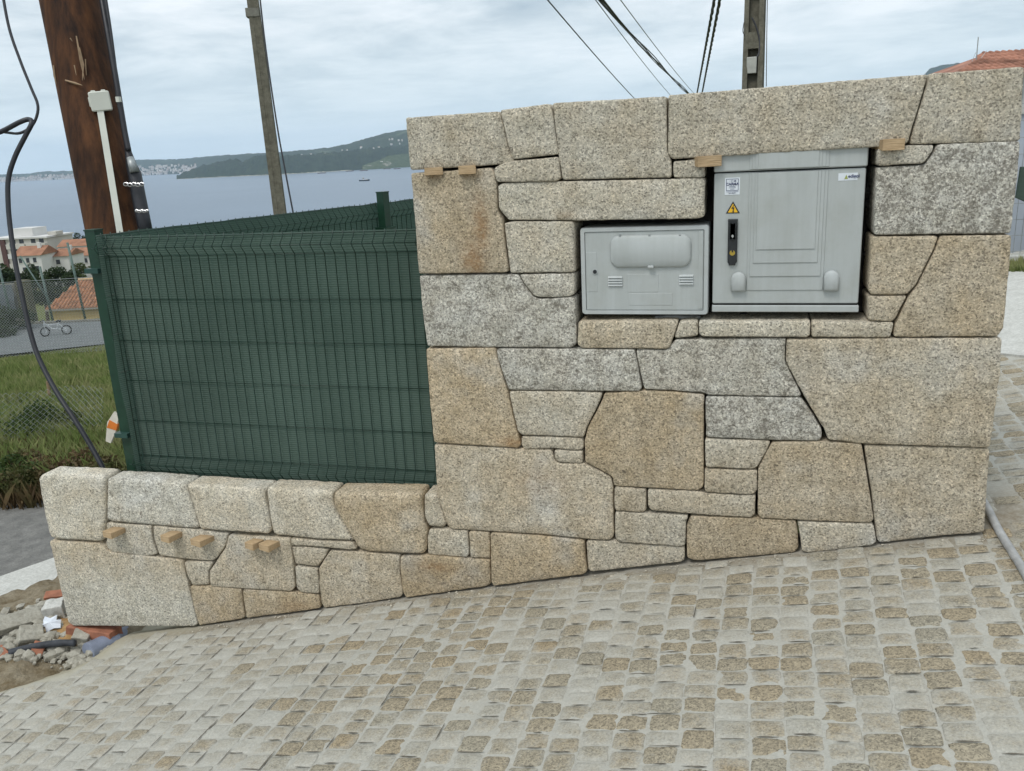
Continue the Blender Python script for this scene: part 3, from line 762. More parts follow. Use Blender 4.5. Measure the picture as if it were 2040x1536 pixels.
g = (.35, .25, 1.)
TALL = [  # outline in the wall face, depth, tint(tan, specks, brightness), extras
 ([(806,234),(994,221),(1003,250),(1012,292),(1024,320),(1018,327),(816,340)], .46, (.34,.34,.98), {}),
 ([(996,219),(1094,206),(1101,222),(1107,268),(1113,308),(1022,318),(1012,290),(1004,252)], .46, (.30,.34,.98), {}),
 ([(1100,205),(1328,191),(1329,300),(1337,322),(1338,354),(1120,359),(1117,340),(1110,300),(1106,262)], .46, (.28,.32,1.), {}),
 ([(1331,189),(1846,147),(1849,150),(1809,286),(1759,292),(1430,312),(1339,318),(1330,306)], .46, (.36,.34,.98), {}),
 ([(1853,146),(2042,132),(2034,277),(2028,282),(1812,288),(1816,270)], .46, (.34,.38,.95), {}),
 ([(983,335),(1000,326),(1024,320),(1113,312),(1118,356),(1108,362),(990,363),(985,350)], .24, (.36,.3,.98), {}),
 ([(818,345),(979,334),(986,350),(989,368),(991,417),(1000,437),(1004,470),(1013,543),(834,546),(826,440)], .46, (.72,.3,.96), dict(rust=[(958,455,16,60,.75),(945,520,22,40,.85),(866,349,14,8,.6),(940,349,16,8,.6)])),
 ([(990,370),(1002,364),(1340,356),(1405,355),(1403,433),(1390,436),(1155,440),(1012,439),(993,417)], .24, (.26,.3,1.06), dict(rust=[(1122,428,20,7,.35)])),
 ([(1340,321),(1388,317),(1404,326),(1404,354),(1341,355)], .24, (.3,.3,1.), {}),
 ([(1003,444),(1020,441),(1143,441),(1144,543),(1015,545),(1010,500)], .24, (.26,.28,1.02), {}),
 ([(1033,547),(1144,545),(1144,588),(1130,592),(1075,594),(1062,590),(1047,570)], .24, (.18,.6,1.02), {}),
 ([(834,549),(1012,546),(1031,547),(1046,571),(1062,592),(1076,596),(1145,592),(1149,686),(1138,694),(990,693),(850,691),(840,620)], .46, (.14,.85,1.05), {}),
 ([(848,695),(987,693),(992,716),(1011,778),(1030,860),(1038,886),(1032,893),(864,882),(856,800)], .46, (.86,.24,.98), dict(rust=[(1020,882,30,12,.7)])),
 ([(989,695),(1150,695),(1264,696),(1272,735),(1279,775),(1272,780),(1140,779),(1013,777),(992,716)], .24, (.14,.85,1.02), {}),
 ([(1266,697),(1328,697),(1346,677),(1566,674),(1564,719),(1598,788),(1592,792),(1412,788),(1398,783),(1341,779),(1283,777),(1274,740)], .24, (.18,.78,1.), {}),
 ([(1567,676),(1780,674),(1996,673),(1993,740),(1973,890),(1964,892),(1720,884),(1650,876),(1640,852),(1600,787),(1565,720)], .46, (.52,.38,1.), {}),
 ([(1152,640),(1352,639),(1345,664),(1335,690),(1329,695),(1160,694),(1150,688)], .24, (.62,.3,1.02), {}),
 ([(1353,640),(1390,640),(1391,668),(1385,671),(1345,675),(1343,670)], .24, (.34,.3,1.02), {}),
 ([(1391,640),(1615,639),(1614,668),(1607,672),(1400,671),(1393,666)], .24, (.24,.3,1.1), {}),
 ([(1616,639),(1700,641),(1781,642),(1775,670),(1768,673),(1617,672)], .24, (.34,.3,1.02), {}),
 ([(1747,296),(1810,289),(1860,288),(1859,300),(1840,326),(1747,331)], .24, (.22,.55,1.), {}),
 ([(1746,333),(1842,328),(1860,302),(1868,287),(2034,280),(2031,330),(2015,466),(1875,467),(1741,469)], .46, (.15,.95,1.04), {}),
 ([(1736,471),(1871,470),(1862,495),(1826,568),(1808,587),(1735,588),(1730,580)], .24, (.62,.34,1.), {}),
 ([(1729,590),(1808,589),(1800,605),(1783,637),(1776,641),(1730,640)], .24, (.54,.34,1.), {}),
 ([(1873,470),(2016,468),(2012,530),(1999,655),(1988,671),(1779,672),(1784,644),(1812,588),(1828,568),(1863,497)], .46, (.72,.36,.96), {}),
 ([(1721,887),(1973,893),(1969,950),(1962,1062),(1870,1070),(1753,1083),(1747,1076),(1736,980)], .46, (.48,.26,.98), {}),
 ([(1538,881),(1640,880),(1717,884),(1730,960),(1741,1036),(1735,1043),(1590,1037),(1516,1033),(1509,1024),(1510,932),(1530,894)], .24, (.68,.34,.97), {}),
 ([(1405,790),(1597,793),(1612,815),(1637,855),(1638,872),(1630,880),(1540,878),(1406,872)], .24, (.14,.92,.98), {}),
 ([(1404,874),(1536,879),(1529,895),(1509,931),(1500,935),(1405,931)], .24, (.38,.26,.98), {}),
 ([(1403,934),(1509,937),(1509,978),(1500,986),(1430,983),(1404,980)], .24, (.56,.3,.96), {}),
 ([(1204,783),(1283,779),(1341,781),(1403,787),(1402,872),(1402,970),(1391,978),(1290,973),(1222,969),(1220,952),(1200,940),(1165,922),(1164,880),(1170,852),(1196,803)], .24, (.86,.32,.96), {}),
 ([(1014,779),(1140,780),(1201,782),(1192,806),(1169,853),(1163,872),(1140,870),(1040,867),(1031,858),(1020,810)], .24, (.34,.24,1.), {}),
 ([(1038,869),(1140,871),(1163,875),(1162,896),(1145,898),(1103,894),(1045,896),(1038,887)], .24, (.4,.3,.98), dict(rad=.01)),
 ([(1103,896),(1161,899),(1161,922),(1153,925),(1112,922),(1105,915)], .24, (.4,.3,.98), dict(rad=.01)),
 ([(864,885),(1035,894),(1099,897),(1104,917),(1111,923),(1164,924),(1199,941),(1218,952),(1221,970),(1223,1070),(1213,1078),(1170,1075),(1081,1066),(975,1059),(898,1055),(890,1046),(872,993),(868,955)], .46, (.56,.36,1.), dict(rust=[(1080,960,60,40,.22)])),
 ([(1224,970),(1287,974),(1288,1014),(1282,1021),(1228,1016),(1224,1010)], .24, (.58,.3,.96), {}),
 ([(1290,975),(1390,979),(1404,983),(1470,987),(1506,986),(1504,1026),(1497,1032),(1420,1028),(1298,1018),(1290,1010)], .24, (.5,.3,.98), {}),
 ([(1225,1018),(1285,1022),(1372,1027),(1367,1040),(1365,1086),(1358,1089),(1232,1080),(1225,1070)], .24, (.3,.28,1.), {}),
 ([(1167,1078),(1213,1079),(1226,1077),(1232,1082),(1364,1090),(1364,1117),(1355,1122),(1180,1141),(1171,1138)], .24, (.38,.3,1.), {}),
 ([(1376,1029),(1500,1033),(1585,1038),(1590,1055),(1592,1092),(1583,1103),(1384,1119),(1368,1113),(1367,1048)], .24, (.84,.36,.92), {}),
 ([(1588,1039),(1650,1041),(1741,1044),(1746,1078),(1738,1086),(1610,1101),(1598,1098),(1592,1060)], .24, (.3,.28,1.), {}),
 ([(797,1109),(850,1106),(932,1113),(976,1116),(978,1163),(970,1168),(860,1184),(808,1191),(803,1180),(797,1137)], .24, (.95,.34,.9), dict(rust=[(868,1128,40,10,.7)])),
 ([(853,1056),(888,1055),(931,1058),(933,1108),(927,1112),(851,1106),(850,1075)], .24, (.36,.3,1.), {}),
 ([(933,1059),(975,1061),(976,1114),(936,1112)], .24, (.78,.3,.94), {}),
 ([(977,1061),(1081,1068),(1164,1077),(1166,1112),(1170,1138),(1163,1144),(984,1167),(979,1160)], .24, (.86,.34,.92), {}),
]
LOW = [
 ([(74,952),(85,944),(208,950),(207,1040),(206,1076),(196,1081),(98,1075),(90,1040),(79,985)], .145, (.24,.1,1.17), dict(rad=.035,bev=.016)),
 ([(211,954),(300,958),(366,964),(382,1005),(396,1053),(385,1055),(290,1047),(220,1041),(210,1034)], .145, (.1,.62,1.17), dict(rad=.016,bev=.014)),
 ([(371,964),(525,974),(531,1010),(540,1055),(534,1065),(470,1060),(399,1055),(388,1020)], .145, (.3,.16,1.13), dict(rad=.016,bev=.014)),
 ([(529,972),(662,979),(663,1005),(679,1037),(700,1072),(704,1079),(640,1077),(575,1070),(548,1068),(541,1060),(534,1020)], .145, (.3,.2,1.11), dict(rad=.016,bev=.014)),
 ([(664,980),(838,983),(843,1036),(850,1058),(848,1098),(842,1105),(735,1100),(714,1093),(680,1037),(664,1005)], .145, (.78,.24,.98), dict(rad=.02,bev=.015)),
 ([(843,985),(870,987),(875,1002),(889,1045),(881,1054),(850,1050),(843,1025)], .145, (.34,.2,1.04), dict(rad=.015,bev=.014)),
 ([(97,1078),(195,1083),(206,1090),(214,1100),(300,1110),(362,1117),(366,1130),(373,1163),(388,1220),(393,1245),(384,1249),(145,1248),(134,1240),(122,1185),(108,1125)], .145, (.12,.16,1.06), dict(grad=1.1)),
 ([(209,1043),(298,1049),(301,1075),(311,1106),(288,1110),(218,1101),(209,1088)], .135, (.36,.26,.98), dict(yoff=.008)),
 ([(302,1049),(396,1057),(453,1064),(448,1088),(430,1114),(422,1119),(366,1116),(315,1108),(304,1075)], .135, (.4,.26,.98), dict(yoff=.008)),
 ([(366,1119),(424,1121),(415,1138),(416,1165),(384,1167),(372,1145)], .135, (.4,.26,.98), {}),
 ([(456,1066),(577,1073),(583,1110),(588,1170),(581,1178),(490,1173),(420,1168),(417,1138),(435,1112),(449,1090)], .135, (.54,.24,.98), {}),
 ([(578,1073),(640,1079),(703,1081),(711,1094),(700,1096),(620,1089),(580,1088)], .135, (.5,.3,.96), dict(rad=.008)),
 ([(580,1090),(620,1091),(655,1096),(648,1108),(633,1130),(610,1127),(588,1124)], .135, (.5,.3,.96), {}),
 ([(588,1128),(632,1132),(635,1160),(636,1183),(600,1180),(591,1172)], .135, (.34,.3,1.), {}),
 ([(656,1098),(735,1101),(796,1107),(796,1137),(803,1183),(797,1191),(720,1203),(645,1212),(639,1200),(635,1160),(634,1133)], .135, (.6,.28,.96), {}),
 ([(378,1168),(416,1167),(481,1173),(484,1205),(488,1230),(480,1234),(397,1246),(388,1218)], .135, (.84,.3,.94), {}),
 ([(483,1174),(590,1180),(636,1185),(639,1212),(570,1222),(491,1232),(487,1210)], .135, (.84,.3,.93), dict(rust=[(590,1210,40,20,.35)])),
]
wall = thing('stone_wall', (-.2, 0, -.1), 'tall granite block wall holding two grey meter cabinets', 'wall')
for pts, dep, tint, kw in TALL: stone(pts, wall, dep, tint, **kw)
low = thing('stone_wall', (-2.6, 0, -.6), 'low granite block wall topped by the green fence', 'wall')
for pts, dep, tint, kw in LOW: stone(pts, low, dep, tint, **kw)
# rubble core behind the facing (forms the back of the niche)
zt = 1.62
mb = MB()
W0 = np.array(wall.location)
def core_poly(pts, y0, y1): 
    P = [onY(p)[[0, 2]] for p in pts]; mb.prism([(p[0]-W0[0], p[1]-W0[2]) for p in P], y0, y1)
core_poly([(822,255),(1330,205),(1845,165),(2024,150),(1952,1050),(985,1155),(870,960)], .255, .452)
mb.build('core', M_core, wall)
mb = MB(); W0 = np.array(low.location)
core_poly([(110,1095),(640,1100),(850,1090),(870,1100),(950,1140),(640,1200),(400,1236),(150,1236)], .10, .132)
mb.build('core', M_core, low)
# dark rubble packing seen at the niche's sides
mb = MB()
for i in range(26):
    px, py = random.choice([(random.uniform(1730, 1742), random.uniform(310, 630)), (random.uniform(1240, 1710), random.uniform(632, 640))])
    q = onY((px, py), random.uniform(.16, .24)); s_ = random.uniform(.015, .03)
    mb.tube([q+[0, 0, -s_], q+[.004, 0, 0], q+[0, 0, s_]], [s_*.6, s_*1.1, s_*.5], 6)
W0 = np.array(wall.location)
mb.v = [tuple(np.array(v)-W0) for v in mb.v]
mb.build('packing', M_core, wall)['kind'] = 'stuff'

# wooden wedges left in the joints
def wedge(px, py, w_px, label, rot=0., out=.068, hgt=.034, short=False):
    q = onY((px, py), 0); wd = w_px*.0027
    t = thing('wooden_wedge', q, label, 'wedge', 'wooden wedges left in the joints', rz=rot)
    mb = MB(); a = out; h = hgt/2
    mb.v = [(-wd/2, -a, -h), (wd/2, -a, -h), (wd/2, .12, -h*.5), (-wd/2, .12, -h*.5), (-wd/2, -a, h), (wd/2, -a, h), (wd/2, .12, h*.5), (-wd/2, .12, h*.5)]
    mb.f = [(0, 3, 2, 1), (4, 5, 6, 7), (0, 1, 5, 4), (1, 2, 6, 5), (2, 3, 7, 6), (3, 0, 4, 7)]
    me = mb.mesh('block'); o = link('block', me, M_wedge, t)
    mo = o.modifiers.new('bevel', 'BEVEL'); mo.width = .0012; mo.segments = 1
    return t
wedge(236, 1056, 26, 'leftmost wooden wedge in the low wall, under the second coping stone', -.25)
wedge(350, 1064, 24, 'single wooden wedge under the joint of second and third coping stones', -.25)
wedge(411, 1072, 28, 'wooden wedge under the left part of the third coping stone', -.3)
wedge(517, 1078, 22, 'left wedge of the close pair in the low wall', -.3)
wedge(546, 1081, 26, 'right paler wedge of the close pair in the low wall', -.3)
wedge(864, 341, 28, 'split wooden wedge near the tall wall\'s upper left corner', .35, .03, .03)
wedge(931, 338, 26, 'squarer wooden wedge under the top left block of tall wall', .3, .04, .034)
wedge(1411, 321, 34, 'wooden wedge under the lintel at the large cabinet\'s left', .35, .02, .04)
wedge(1775, 288, 28, 'wooden wedge under the lintel right of the large cabinet', .2, .03, .04)

# ------------------------------------------------------------------ meter cabinets
YD = .025
def cb(p, y=YD): q = onY(p, y); return q[0], q[2]
def text(s_, x, y, z, size, mat, parent, name='lettering', align='CENTER', bold=0.):
    cu = bpy.data.curves.new(name, 'FONT'); cu.body = s_; cu.size = size; cu.align_x = align; cu.align_y = 'CENTER'; cu.extrude = .0004; cu.offset = bold
    o = bpy.data.objects.new(name, cu); col.objects.link(o); o.location = (x, y, z); o.rotation_euler = (math.pi/2, 0, 0)
    bpy.context.view_layer.update(); me = bpy.data.meshes.new_from_object(o); m_ = o.matrix_world.copy()
    bpy.data.objects.remove(o); bpy.data.curves.remove(cu); me.name = name; me.materials.clear()
    o = link(name, me, mat, parent, (x, y, z)); o.rotation_euler = (math.pi/2, 0, 0); return o
# --- large cabinet
x0, zb = cb((1421, 621)); x1, _ = cb((1709, 621)); _, zt = cb((1421, 318))
_, zdb = cb((1421, 605)); _, zdt = cb((1421, 346))
# real outline: slightly tapered as seen
xl, xr = cb((1421, 480))[0], cb((1717, 480))[0]
cabL = thing('meter_cabinet', (0, 0, 0), 'large grey polyester electric cabinet with black swing handle', 'cabinet')
xm = (xl+xr)/2; cabL.location = (xm, YD, zb)
O = np.array([xm, YD, zb])
def lx(p, y=YD): q = onY(p, y)-O; return q[0]
def lz(p, y=YD): q = onY(p, y)-O; return q[2]
hw = (xr-xl)/2; H = lz((1421, 316)); zdb -= zb; zdt -= zb
mb = MB(); mb.box(-hw+.006, hw-.006, .012, .195, .004, H); mb.build('body', M_grey, cabL)
mb = MB(); mb.prism(rrect(-hw-.001, hw+.003, 0, zdb-.006, .004), -.006, .03, .003); mb.build('plinth', M_grey, cabL, False)
for a_, b_ in ((zdb-.007, zdb+.003), (zdt-.002, zdt+.006)): MB().box(-hw+.002, hw-.002, .006, .03, a_, b_).build('seal', M_dark, cabL)
door = MB().prism(rrect(-hw, hw, zdb+.001, zdt, .006), 0, .02, .003).build('door', M_grey, cabL)
hood = MB().prism(rrect(-hw-.001, hw+.003, zdt+.005, H+.02, .006), -.008, .19, .004).build('hood', M_grey, cabL)
steps = [((1487, 578), (1639, 578)), ((1493, 550), (1634, 550)), ((1500, 523), (1628, 523)), ((1506, 496), (1623, 496))]
mb = MB(); mh = MB()
for k, (a, b) in enumerate(steps):
    xa, xb, zc_ = lx(a), lx(b), lz(((a[0]+b[0])/2, a[1]))
    mb.prism([(xa, zc_), (xb, zc_), (xb, zdt-.003), (xa, zdt-.003)], -.0035*(k+1), .002-.0035*k, .0015)
    mh.prism([(xa, zdt+.010), (xb, zdt+.010), (xb, H+.018), (xa, H+.018)], -.008-.003*(k+1), -.006-.003*k, .0015)
mb.build('stepped_panel', M_grey, door); mh.build('stepped_panel', M_grey, hood)
# handle
hx0, hx1 = lx((1450, 480)), lx((1469, 480)); ht, hb_ = lz((1460, 436)), lz((1460, 528))
hm = (hx0+hx1)/2; hwid = (hx1-hx0)/2
handle = MB().prism([(hx0, ht), (hx0, hb_+.012), (hx0+.005, hb_+.008), (hx0+.006, hb_), (hx1-.006, hb_), (hx1-.005, hb_+.008), (hx1, hb_+.012), (hx1, ht)], -.012, .0, .003).build('swing_handle', M_black, door)
zk = lz((1460, 476))
MB().prism(rrect(hx0+.005, hx1-.005, zk, ht-.014, .013), -.022, -.011, .004).build('lever', M_black, handle)
mb = MB(); q = lz((1459, 469)); mb.tube([(hm, -.021, q), (hm, -.029, q)], .0045, 12); mb.box(hm-.0015, hm+.0015, -.031, -.027, q-.006, q+.006); mb.build('key_cylinder', M_steel, handle)
mb = MB(); q = lz((1459, 503))
mb.prism([(hm+.0105*math.cos(a), q+.0105*math.sin(a)) for a in np.linspace(math.radians(110), math.radians(430), 18)]+[(hm+.003, q+.001), (hm-.002, q+.002)], -.0135, -.0115)
mb.build('emblem', M_gold, handle)
# vent hoods
for (vx, vy0, vy1) in ((1471, 541, 579), (1655.5, 538, 578)):
    cxv = lx((vx, 560)); z1_, z0_ = lz((vx, vy0)), lz((vx, vy1)); r = .0275
    P = [(cxv-r, z0_), (cxv+r, z0_)]+[(cxv+r*math.cos(a), z1_-r+r*math.sin(a)) for a in np.linspace(0, math.pi, 13)]
    MB().prism(P, -.022, .0, .007).build('vent_hood', M_grey_l, door, True)
# labels
lab = MB(); xa, xb, za, zb2 = lx((1444, 370)), lx((1474, 370)), lz((1459, 388)), lz((1459, 354))
lab.box(xa, xb, -.0012, 0, za, zb2); lab = lab.build('maker_label', M_white, door)
xm2 = (xa+xb)/2; hL = zb2-za
mb = MB()
fx0, fx1, fz0, fz1 = xa+.005, xb-.005, za+hL*.24, zb2-.004
for a, b, c, d in ((fx0, fx1, fz0, fz0+.0018), (fx0, fx1, fz1-.0018, fz1), (fx0, fx0+.0018, fz0, fz1), (fx1-.0018, fx1, fz0, fz1), (fx0, fx1, za+hL*.17, za+hL*.19)):
    mb.box(a, b, -.0018, -.001, c, d)
for k, ww in enumerate((.012, .013, .008)): mb.box(xm2-ww, xm2+ww, -.0018, -.001, fz0+.006+.005*(2-k)-.0007, fz0+.006+.005*(2-k)+.0007)
mb.tube([(xm2-.001+.004*math.cos(a), -.0015, fz1-.0085+.004*math.sin(a)) for a in np.linspace(0, 6.28, 14)], .0006, 4)
mb.poly([(xm2-.013, -.002, fz1-.013), (xm2-.0085, -.002, fz1-.008), (xm2-.0105, -.002, fz1-.008), (xm2-.006, -.002, fz1-.004), (xm2-.010, -.002, fz1-.0072), (xm2-.0085, -.002, fz1-.0072)])
for k in range(4):
    a = k*math.pi/4; mb.box(-.0045, .0045, -.0018, -.001, -.0006, .0006, Matrix.Translation((xm2+.010, 0, fz1-.0085))@Matrix.Rotation(a, 4, 'Y'))
mb.build('printed_frame', M_navy, lab)
text('CARMA', xm2, -.002, fz1-.020, .0135, M_navy, lab, bold=.0004)
text('Serie 300-BT', xm2, -.002, za+hL*.10, .005, M_navy, lab)
lab2 = MB(); xa, xb, za, zb2 = lx((1670, 353)), lx((1708.5, 353)), lz((1689, 359.5)), lz((1689, 344.5))
lab2 = MB().box(xa, xb, -.0012, 0, za, zb2).build('brand_label', M_white, door)
hL = zb2-za
tri = MB().prism([(xa+.021, za+hL*.2), (xa+.034, za+hL*.2), (xa+.0275, za+hL*.78)], -.002, -.001).build('triangle_mark', plain('olive_print', (.30, .34, .10), .6, .05), lab2)
text('edigol', xa+.0535, -.002, za+hL*.55, .0165, M_navy, lab2, bold=.0003)
# hazard triangle
xa, xb, zl, zu = lx((1446, 424)), lx((1474, 424)), lz((1460, 425)), lz((1460, 401))
xm2 = (xa+xb)/2
sg = MB().prism([(xa, zl), (xb, zl), (xm2, zu)], -.0014, 0).build('hazard_sign', M_black, door)
q = .0045
MB().prism([(xa+q*1.7, zl+q*.8), (xb-q*1.7, zl+q*.8), (xm2, zu-q*1.8)], -.0022, -.0012).build('yellow_field', M_yel, sg)
zc_ = zl+(zu-zl)*.42; s_ = (zu-zl)*.32
MB().prism([(xm2+.25*s_, zc_+s_), (xm2-.45*s_, zc_-.1*s_), (xm2-.02*s_, zc_-.02*s_), (xm2-.05*s_, zc_-.75*s_), (xm2-.2*s_, zc_-.7*s_), (xm2+.12*s_, zc_-1.2*s_), (xm2+.32*s_, zc_-.6*s_), (xm2+.15*s_, zc_-.68*s_), (xm2+.38*s_, zc_+.28*s_), (xm2-.05*s_, zc_+.2*s_), (xm2+.42*s_, zc_+s_)], -.003, -.002).build('lightning_bolt', M_black, sg)

# --- small cabinet
YS = .03
x0, z0 = cb((1160, 626), YS); x1, z1 = cb((1413, 447), YS)
x0 = (x0+cb((1155, 455), YS)[0])/2
O = np.array([(x0+x1)/2, YS, z0]); hw = (x1-x0)/2; H = cb((1155, 454), YS)[1]-z0
cabS = thing('meter_cabinet', O, 'small light grey meter cabinet with raised window cover', 'cabinet')
def sx(px, py): return onY((px, py), YS)[0]-O[0]
def sz(px, py): return onY((px, py), YS)[2]-O[2]
fr = MB()
outer, innr = rrect(-hw, hw, 0, H, .013, 5), rrect(-hw+.018, hw-.018, .017, H-.017, .004, 5)
n = len(outer); b = 0
fr.v = [(p[0], .004, p[1]) for p in outer]+[(p[0]*.99, -.004, (p[1]-H/2)*.99+H/2) for p in outer]+[(p[0], -.004, p[1]) for p in innr]+[(p[0], .014, p[1]) for p in innr]+[(p[0], .19, p[1]) for p in outer]
for i in range(n):
    j = (i+1) % n
    for a_, b_ in ((0, 1), (1, 2), (2, 3), (4, 0)): fr.f.append((a_*n+i, a_*n+j, b_*n+j, b_*n+i))
fr.f.append(tuple(4*n+i for i in range(n)))
fr.build('frame', M_grey_l, cabS)
MB().box(-hw+.016, hw-.016, .010, .016, .015, H-.015).build('seal', M_dark, cabS)
d2 = MB().prism(rrect(-hw+.0195, hw-.0195, .0185, H-.0185, .003), 0, .012, .0015).build('door', M_grey, cabS)
xs_ = sx(1391, 540)
MB().prism([(xs_, .024), (hw-.022, .024), (hw-.022, H-.024), (xs_, H-.024)], -.0018, .001, .001).build('hinge_strip', M_grey, d2)
xa, xb, za, zb2 = sx(1216, 500), sx(1377, 500), sz(1296, 532), sz(1296, 467.5)
wc = MB().prism(rrect(xa, xb, za, zb2, .038, 8), -.013, .001, .007).build('window_cover', M_grey, d2, True)
for px in (1235.5, 1294.5, 1355): MB().box(sx(px, 470)-.004, sx(px, 470)+.004, -.012, 0, sz(px, 472)-.002, sz(px, 472)+.010).build('clip', M_galv, wc)
MB().prism(rrect(sx(1291, 531), sx(1303, 531), sz(1296, 533.5), sz(1296, 528), .004), -.022, 0, .003).build('tab', M_grey_l, wc)
lk = MB().tube([(sx(1185.5, 541), -.004, sz(1185.5, 541)), (sx(1185.5, 541), .004, sz(1185.5, 541))], .012, 16).build('lock', M_grey_l, d2)
MB().tube([(sx(1185.5, 541), -.0065, sz(1185.5, 541)), (sx(1185.5, 541), 0, sz(1185.5, 541))], .0082, 14).build('lock_cylinder', M_black, lk)
for (xa, xb, ya) in ((1211.5, 1240, 552), (1353, 1381.5, 549)):
    for k in range(4):
        z_ = sz((xa+xb)/2, ya+k*5.2)
        mb = MB(); mb.v = [(sx(xa, ya), -.0005, z_+.004), (sx(xb, ya), -.0005, z_+.004), (sx(xb, ya), -.007, z_-.003), (sx(xa, ya), -.007, z_-.003), (sx(xa, ya), .001, z_-.0035), (sx(xb, ya), .001, z_-.0035)]
        mb.f = [(0, 3, 2, 1), (3, 4, 5, 2), (0, 1, 5, 4), (0, 4, 3), (1, 2, 5)]
        mb.build('louvre', M_grey_l, d2)
for (a, b, c, d) in ((1169, 1190, 501, 581), (1250, 1312, 546, 582), (1252, 1340, 584, 608)):
    xa, xb, za, zb2 = sx(a, 560), sx(b, 560), sz(1280, d), sz(1280, c)
    MB().prism([(xa, za), (xb, za), (xb, zb2), (xa, zb2)], -.0012, .001, .001).build('embossed_field', M_grey, d2)
# grey conduit stub between cabinets (under the large cabinet)
mb = MB(); q = onY((1345, 634), .08); mb.tube([q+[-.08, 0, -.002], q+[.0, 0, .004], q+[.1, .02, -.003]], .012, 8)
tag(mb.build('conduit_stub', M_pipep, None, True), 'short dusty conduit lying on the niche ledge between the cabinets', 'pipe')

# ------------------------------------------------------------------ green mesh fences
YF = .185
ZT = onY((500, 467), YF)[2]
def vfold(z):
    return 0.
def panel(parent, length, ztop, zbot, zfold_list, zh, spacing=.052, r=.0026, rh=.0021, every=1, depth_sign=-1):
    """local: x along the panel, y depth (folds to -y), wires in front; zfold_list of (z_up, z_apex, z_low)"""
    mb = MB()
    pts = [(0, 0, ztop+.012)]
    for (a, b_, c_) in zfold_list:
        pts += [(0, 0, a), (0, -.035, b_), (0, 0, c_)]
    pts += [(0, 0, zbot)]
    me = mb.tube(pts, r, 5).mesh('vertical_wire', True)
    n = int(length/spacing)
    for i in range(n): link('vertical_wire', me, M_wire, parent, (spacing*(i+.4), -.006, 0))
    mh = MB().tube([(0, 0, 0), (length, 0, 0)], rh, 5).mesh('horizontal_wire', True)
    for z, yy in zh: link('horizontal_wire', mh, M_wire, parent, (0, yy, z))
xp0 = onY((188, 475), YF)[0]; xend = -1.40
f1 = thing('mesh_fence', (xp0, YF, .12), 'green welded mesh fence panel with dark green screen facing the street', 'fence')
B0 = np.array([xp0, YF, .12])
def zrel(px, py): return onY((px, py), YF)[2]-B0[2]
zt_ = zrel(500, 467)
za_, zc2 = zrel(205, 494), zrel(205, 512)
zbt = zrel(258, 905); zbb = zrel(262, 931)
hz_ = [(zt_, 0), (za_, -.035), (zc2, 0)]+[(zrel(220+i*8, y_), 0) for i, y_ in enumerate((597, 678, 757, 836))]+[(zbt, 0), ((zbt+zbb)/2-.005, -.035), (zbb-.01, 0)]
panel(f1, xend-xp0, zt_, zbb-.03, [(zt_-.01, za_, zc2), (zbt, (zbt+zbb)/2-.005, zbb-.01)], hz_)
# screen cloth behind the wires
def screen(parent, L, z0, z1, y, name='screen_cloth', wob=.006):
    nx, nzz = max(2, int(L/.05)), 40; V, T = [], []
    for i in range(nx+1):
        for j in range(nzz+1):
            x = L*i/nx; z = z0+(z1-z0)*j/nzz
            yy = y+wob*nz(x, z, 3, 2.2)+.004*nz(x, z, 9, 7)+(.01*abs(math.sin(x*9)) if j == 0 else 0)
            edge = 0
            if i == 0: edge = .02*nz(0, z, 5, 3)
            V.append((x+edge, yy, z+(.006*nz(x, 0, 4, 6) if j == nzz else 0)))
    for i in range(nx):
        for j in range(nzz): T.append((i*(nzz+1)+j, (i+1)*(nzz+1)+j, (i+1)*(nzz+1)+j+1, i*(nzz+1)+j+1))
    me = tri_mesh(name, V, T); me.polygons.foreach_set('use_smooth', [True]*len(me.polygons))
    return link(name, me, M_cloth, parent)
sc1 = screen(f1, xend-xp0-.065, -.05, zt_+.006, .008); sc1.location.x = .065
# corner post with clamps
xpost = onY((182, 470), .23)[0]
z1p = onY((182, 460), .23)[2]-B0[2]
mb = MB(); mb.box(-.03, .03, 0, .06, -.2, z1p); post = mb.build('post', M_green, f1, loc=(xpost-xp0+.012, .022, 0))
MB().box(-.033, .033, -.003, .063, z1p, z1p+.008).build('post_cap', M_green, post)
for zz in (zrel(190, 540), zrel(255, 868)):
    MB().box(-.042, .040, -.03, .035, -.012, .012).build('clamp', plain('clamp_green', (.03, .07, .06), .35, .1), post, loc=(-.004, 0, zz))
# back fence, running away from the corner
ztb = ZT+.015
pa = onZ((192, 470), ztb); pb = onZ((820, 398), ztb)
dirv = (pb-pa)[:2]; Lb = float(np.linalg.norm(dirv))*1.35; ang = math.atan2(dirv[1], dirv[0])
f2 = thing('mesh_fence', (pa[0], pa[1], -.5), 'green screened mesh fence running back from the corner post toward the sea', 'fence', rz=ang)
zr = ztb+.5
panel(f2, Lb, zr, 0.2, [(zr-.01, zr-.06, zr-.10)], [(zr, 0), (zr-.06, -.035), (zr-.10, 0), (zr-.30, 0), (zr-.5, 0), (zr-.7, 0), (zr-.9, 0)], spacing=.052)
screen(f2, Lb, .1, zr+.004, .012)
# second post further along
q = onZ((747, 406), ztb)
tpos = float(np.dot((q-pa)[:2], dirv/np.linalg.norm(dirv)))
mb = MB(); mb.box(-.03, .03, -.03, .03, 0, zr+.075); p2 = mb.build('post', M_green, f2, loc=(tpos, -.06, 0))
MB().box(-.033, .033, -.033, .033, zr+.075, zr+.082).build('post_cap', M_green, p2)
mb = MB(); mb.box(-.05, .05, -.05, .05, -.012, .012); mb.build('clamp', M_green, p2, loc=(0, 0, zr-.17))

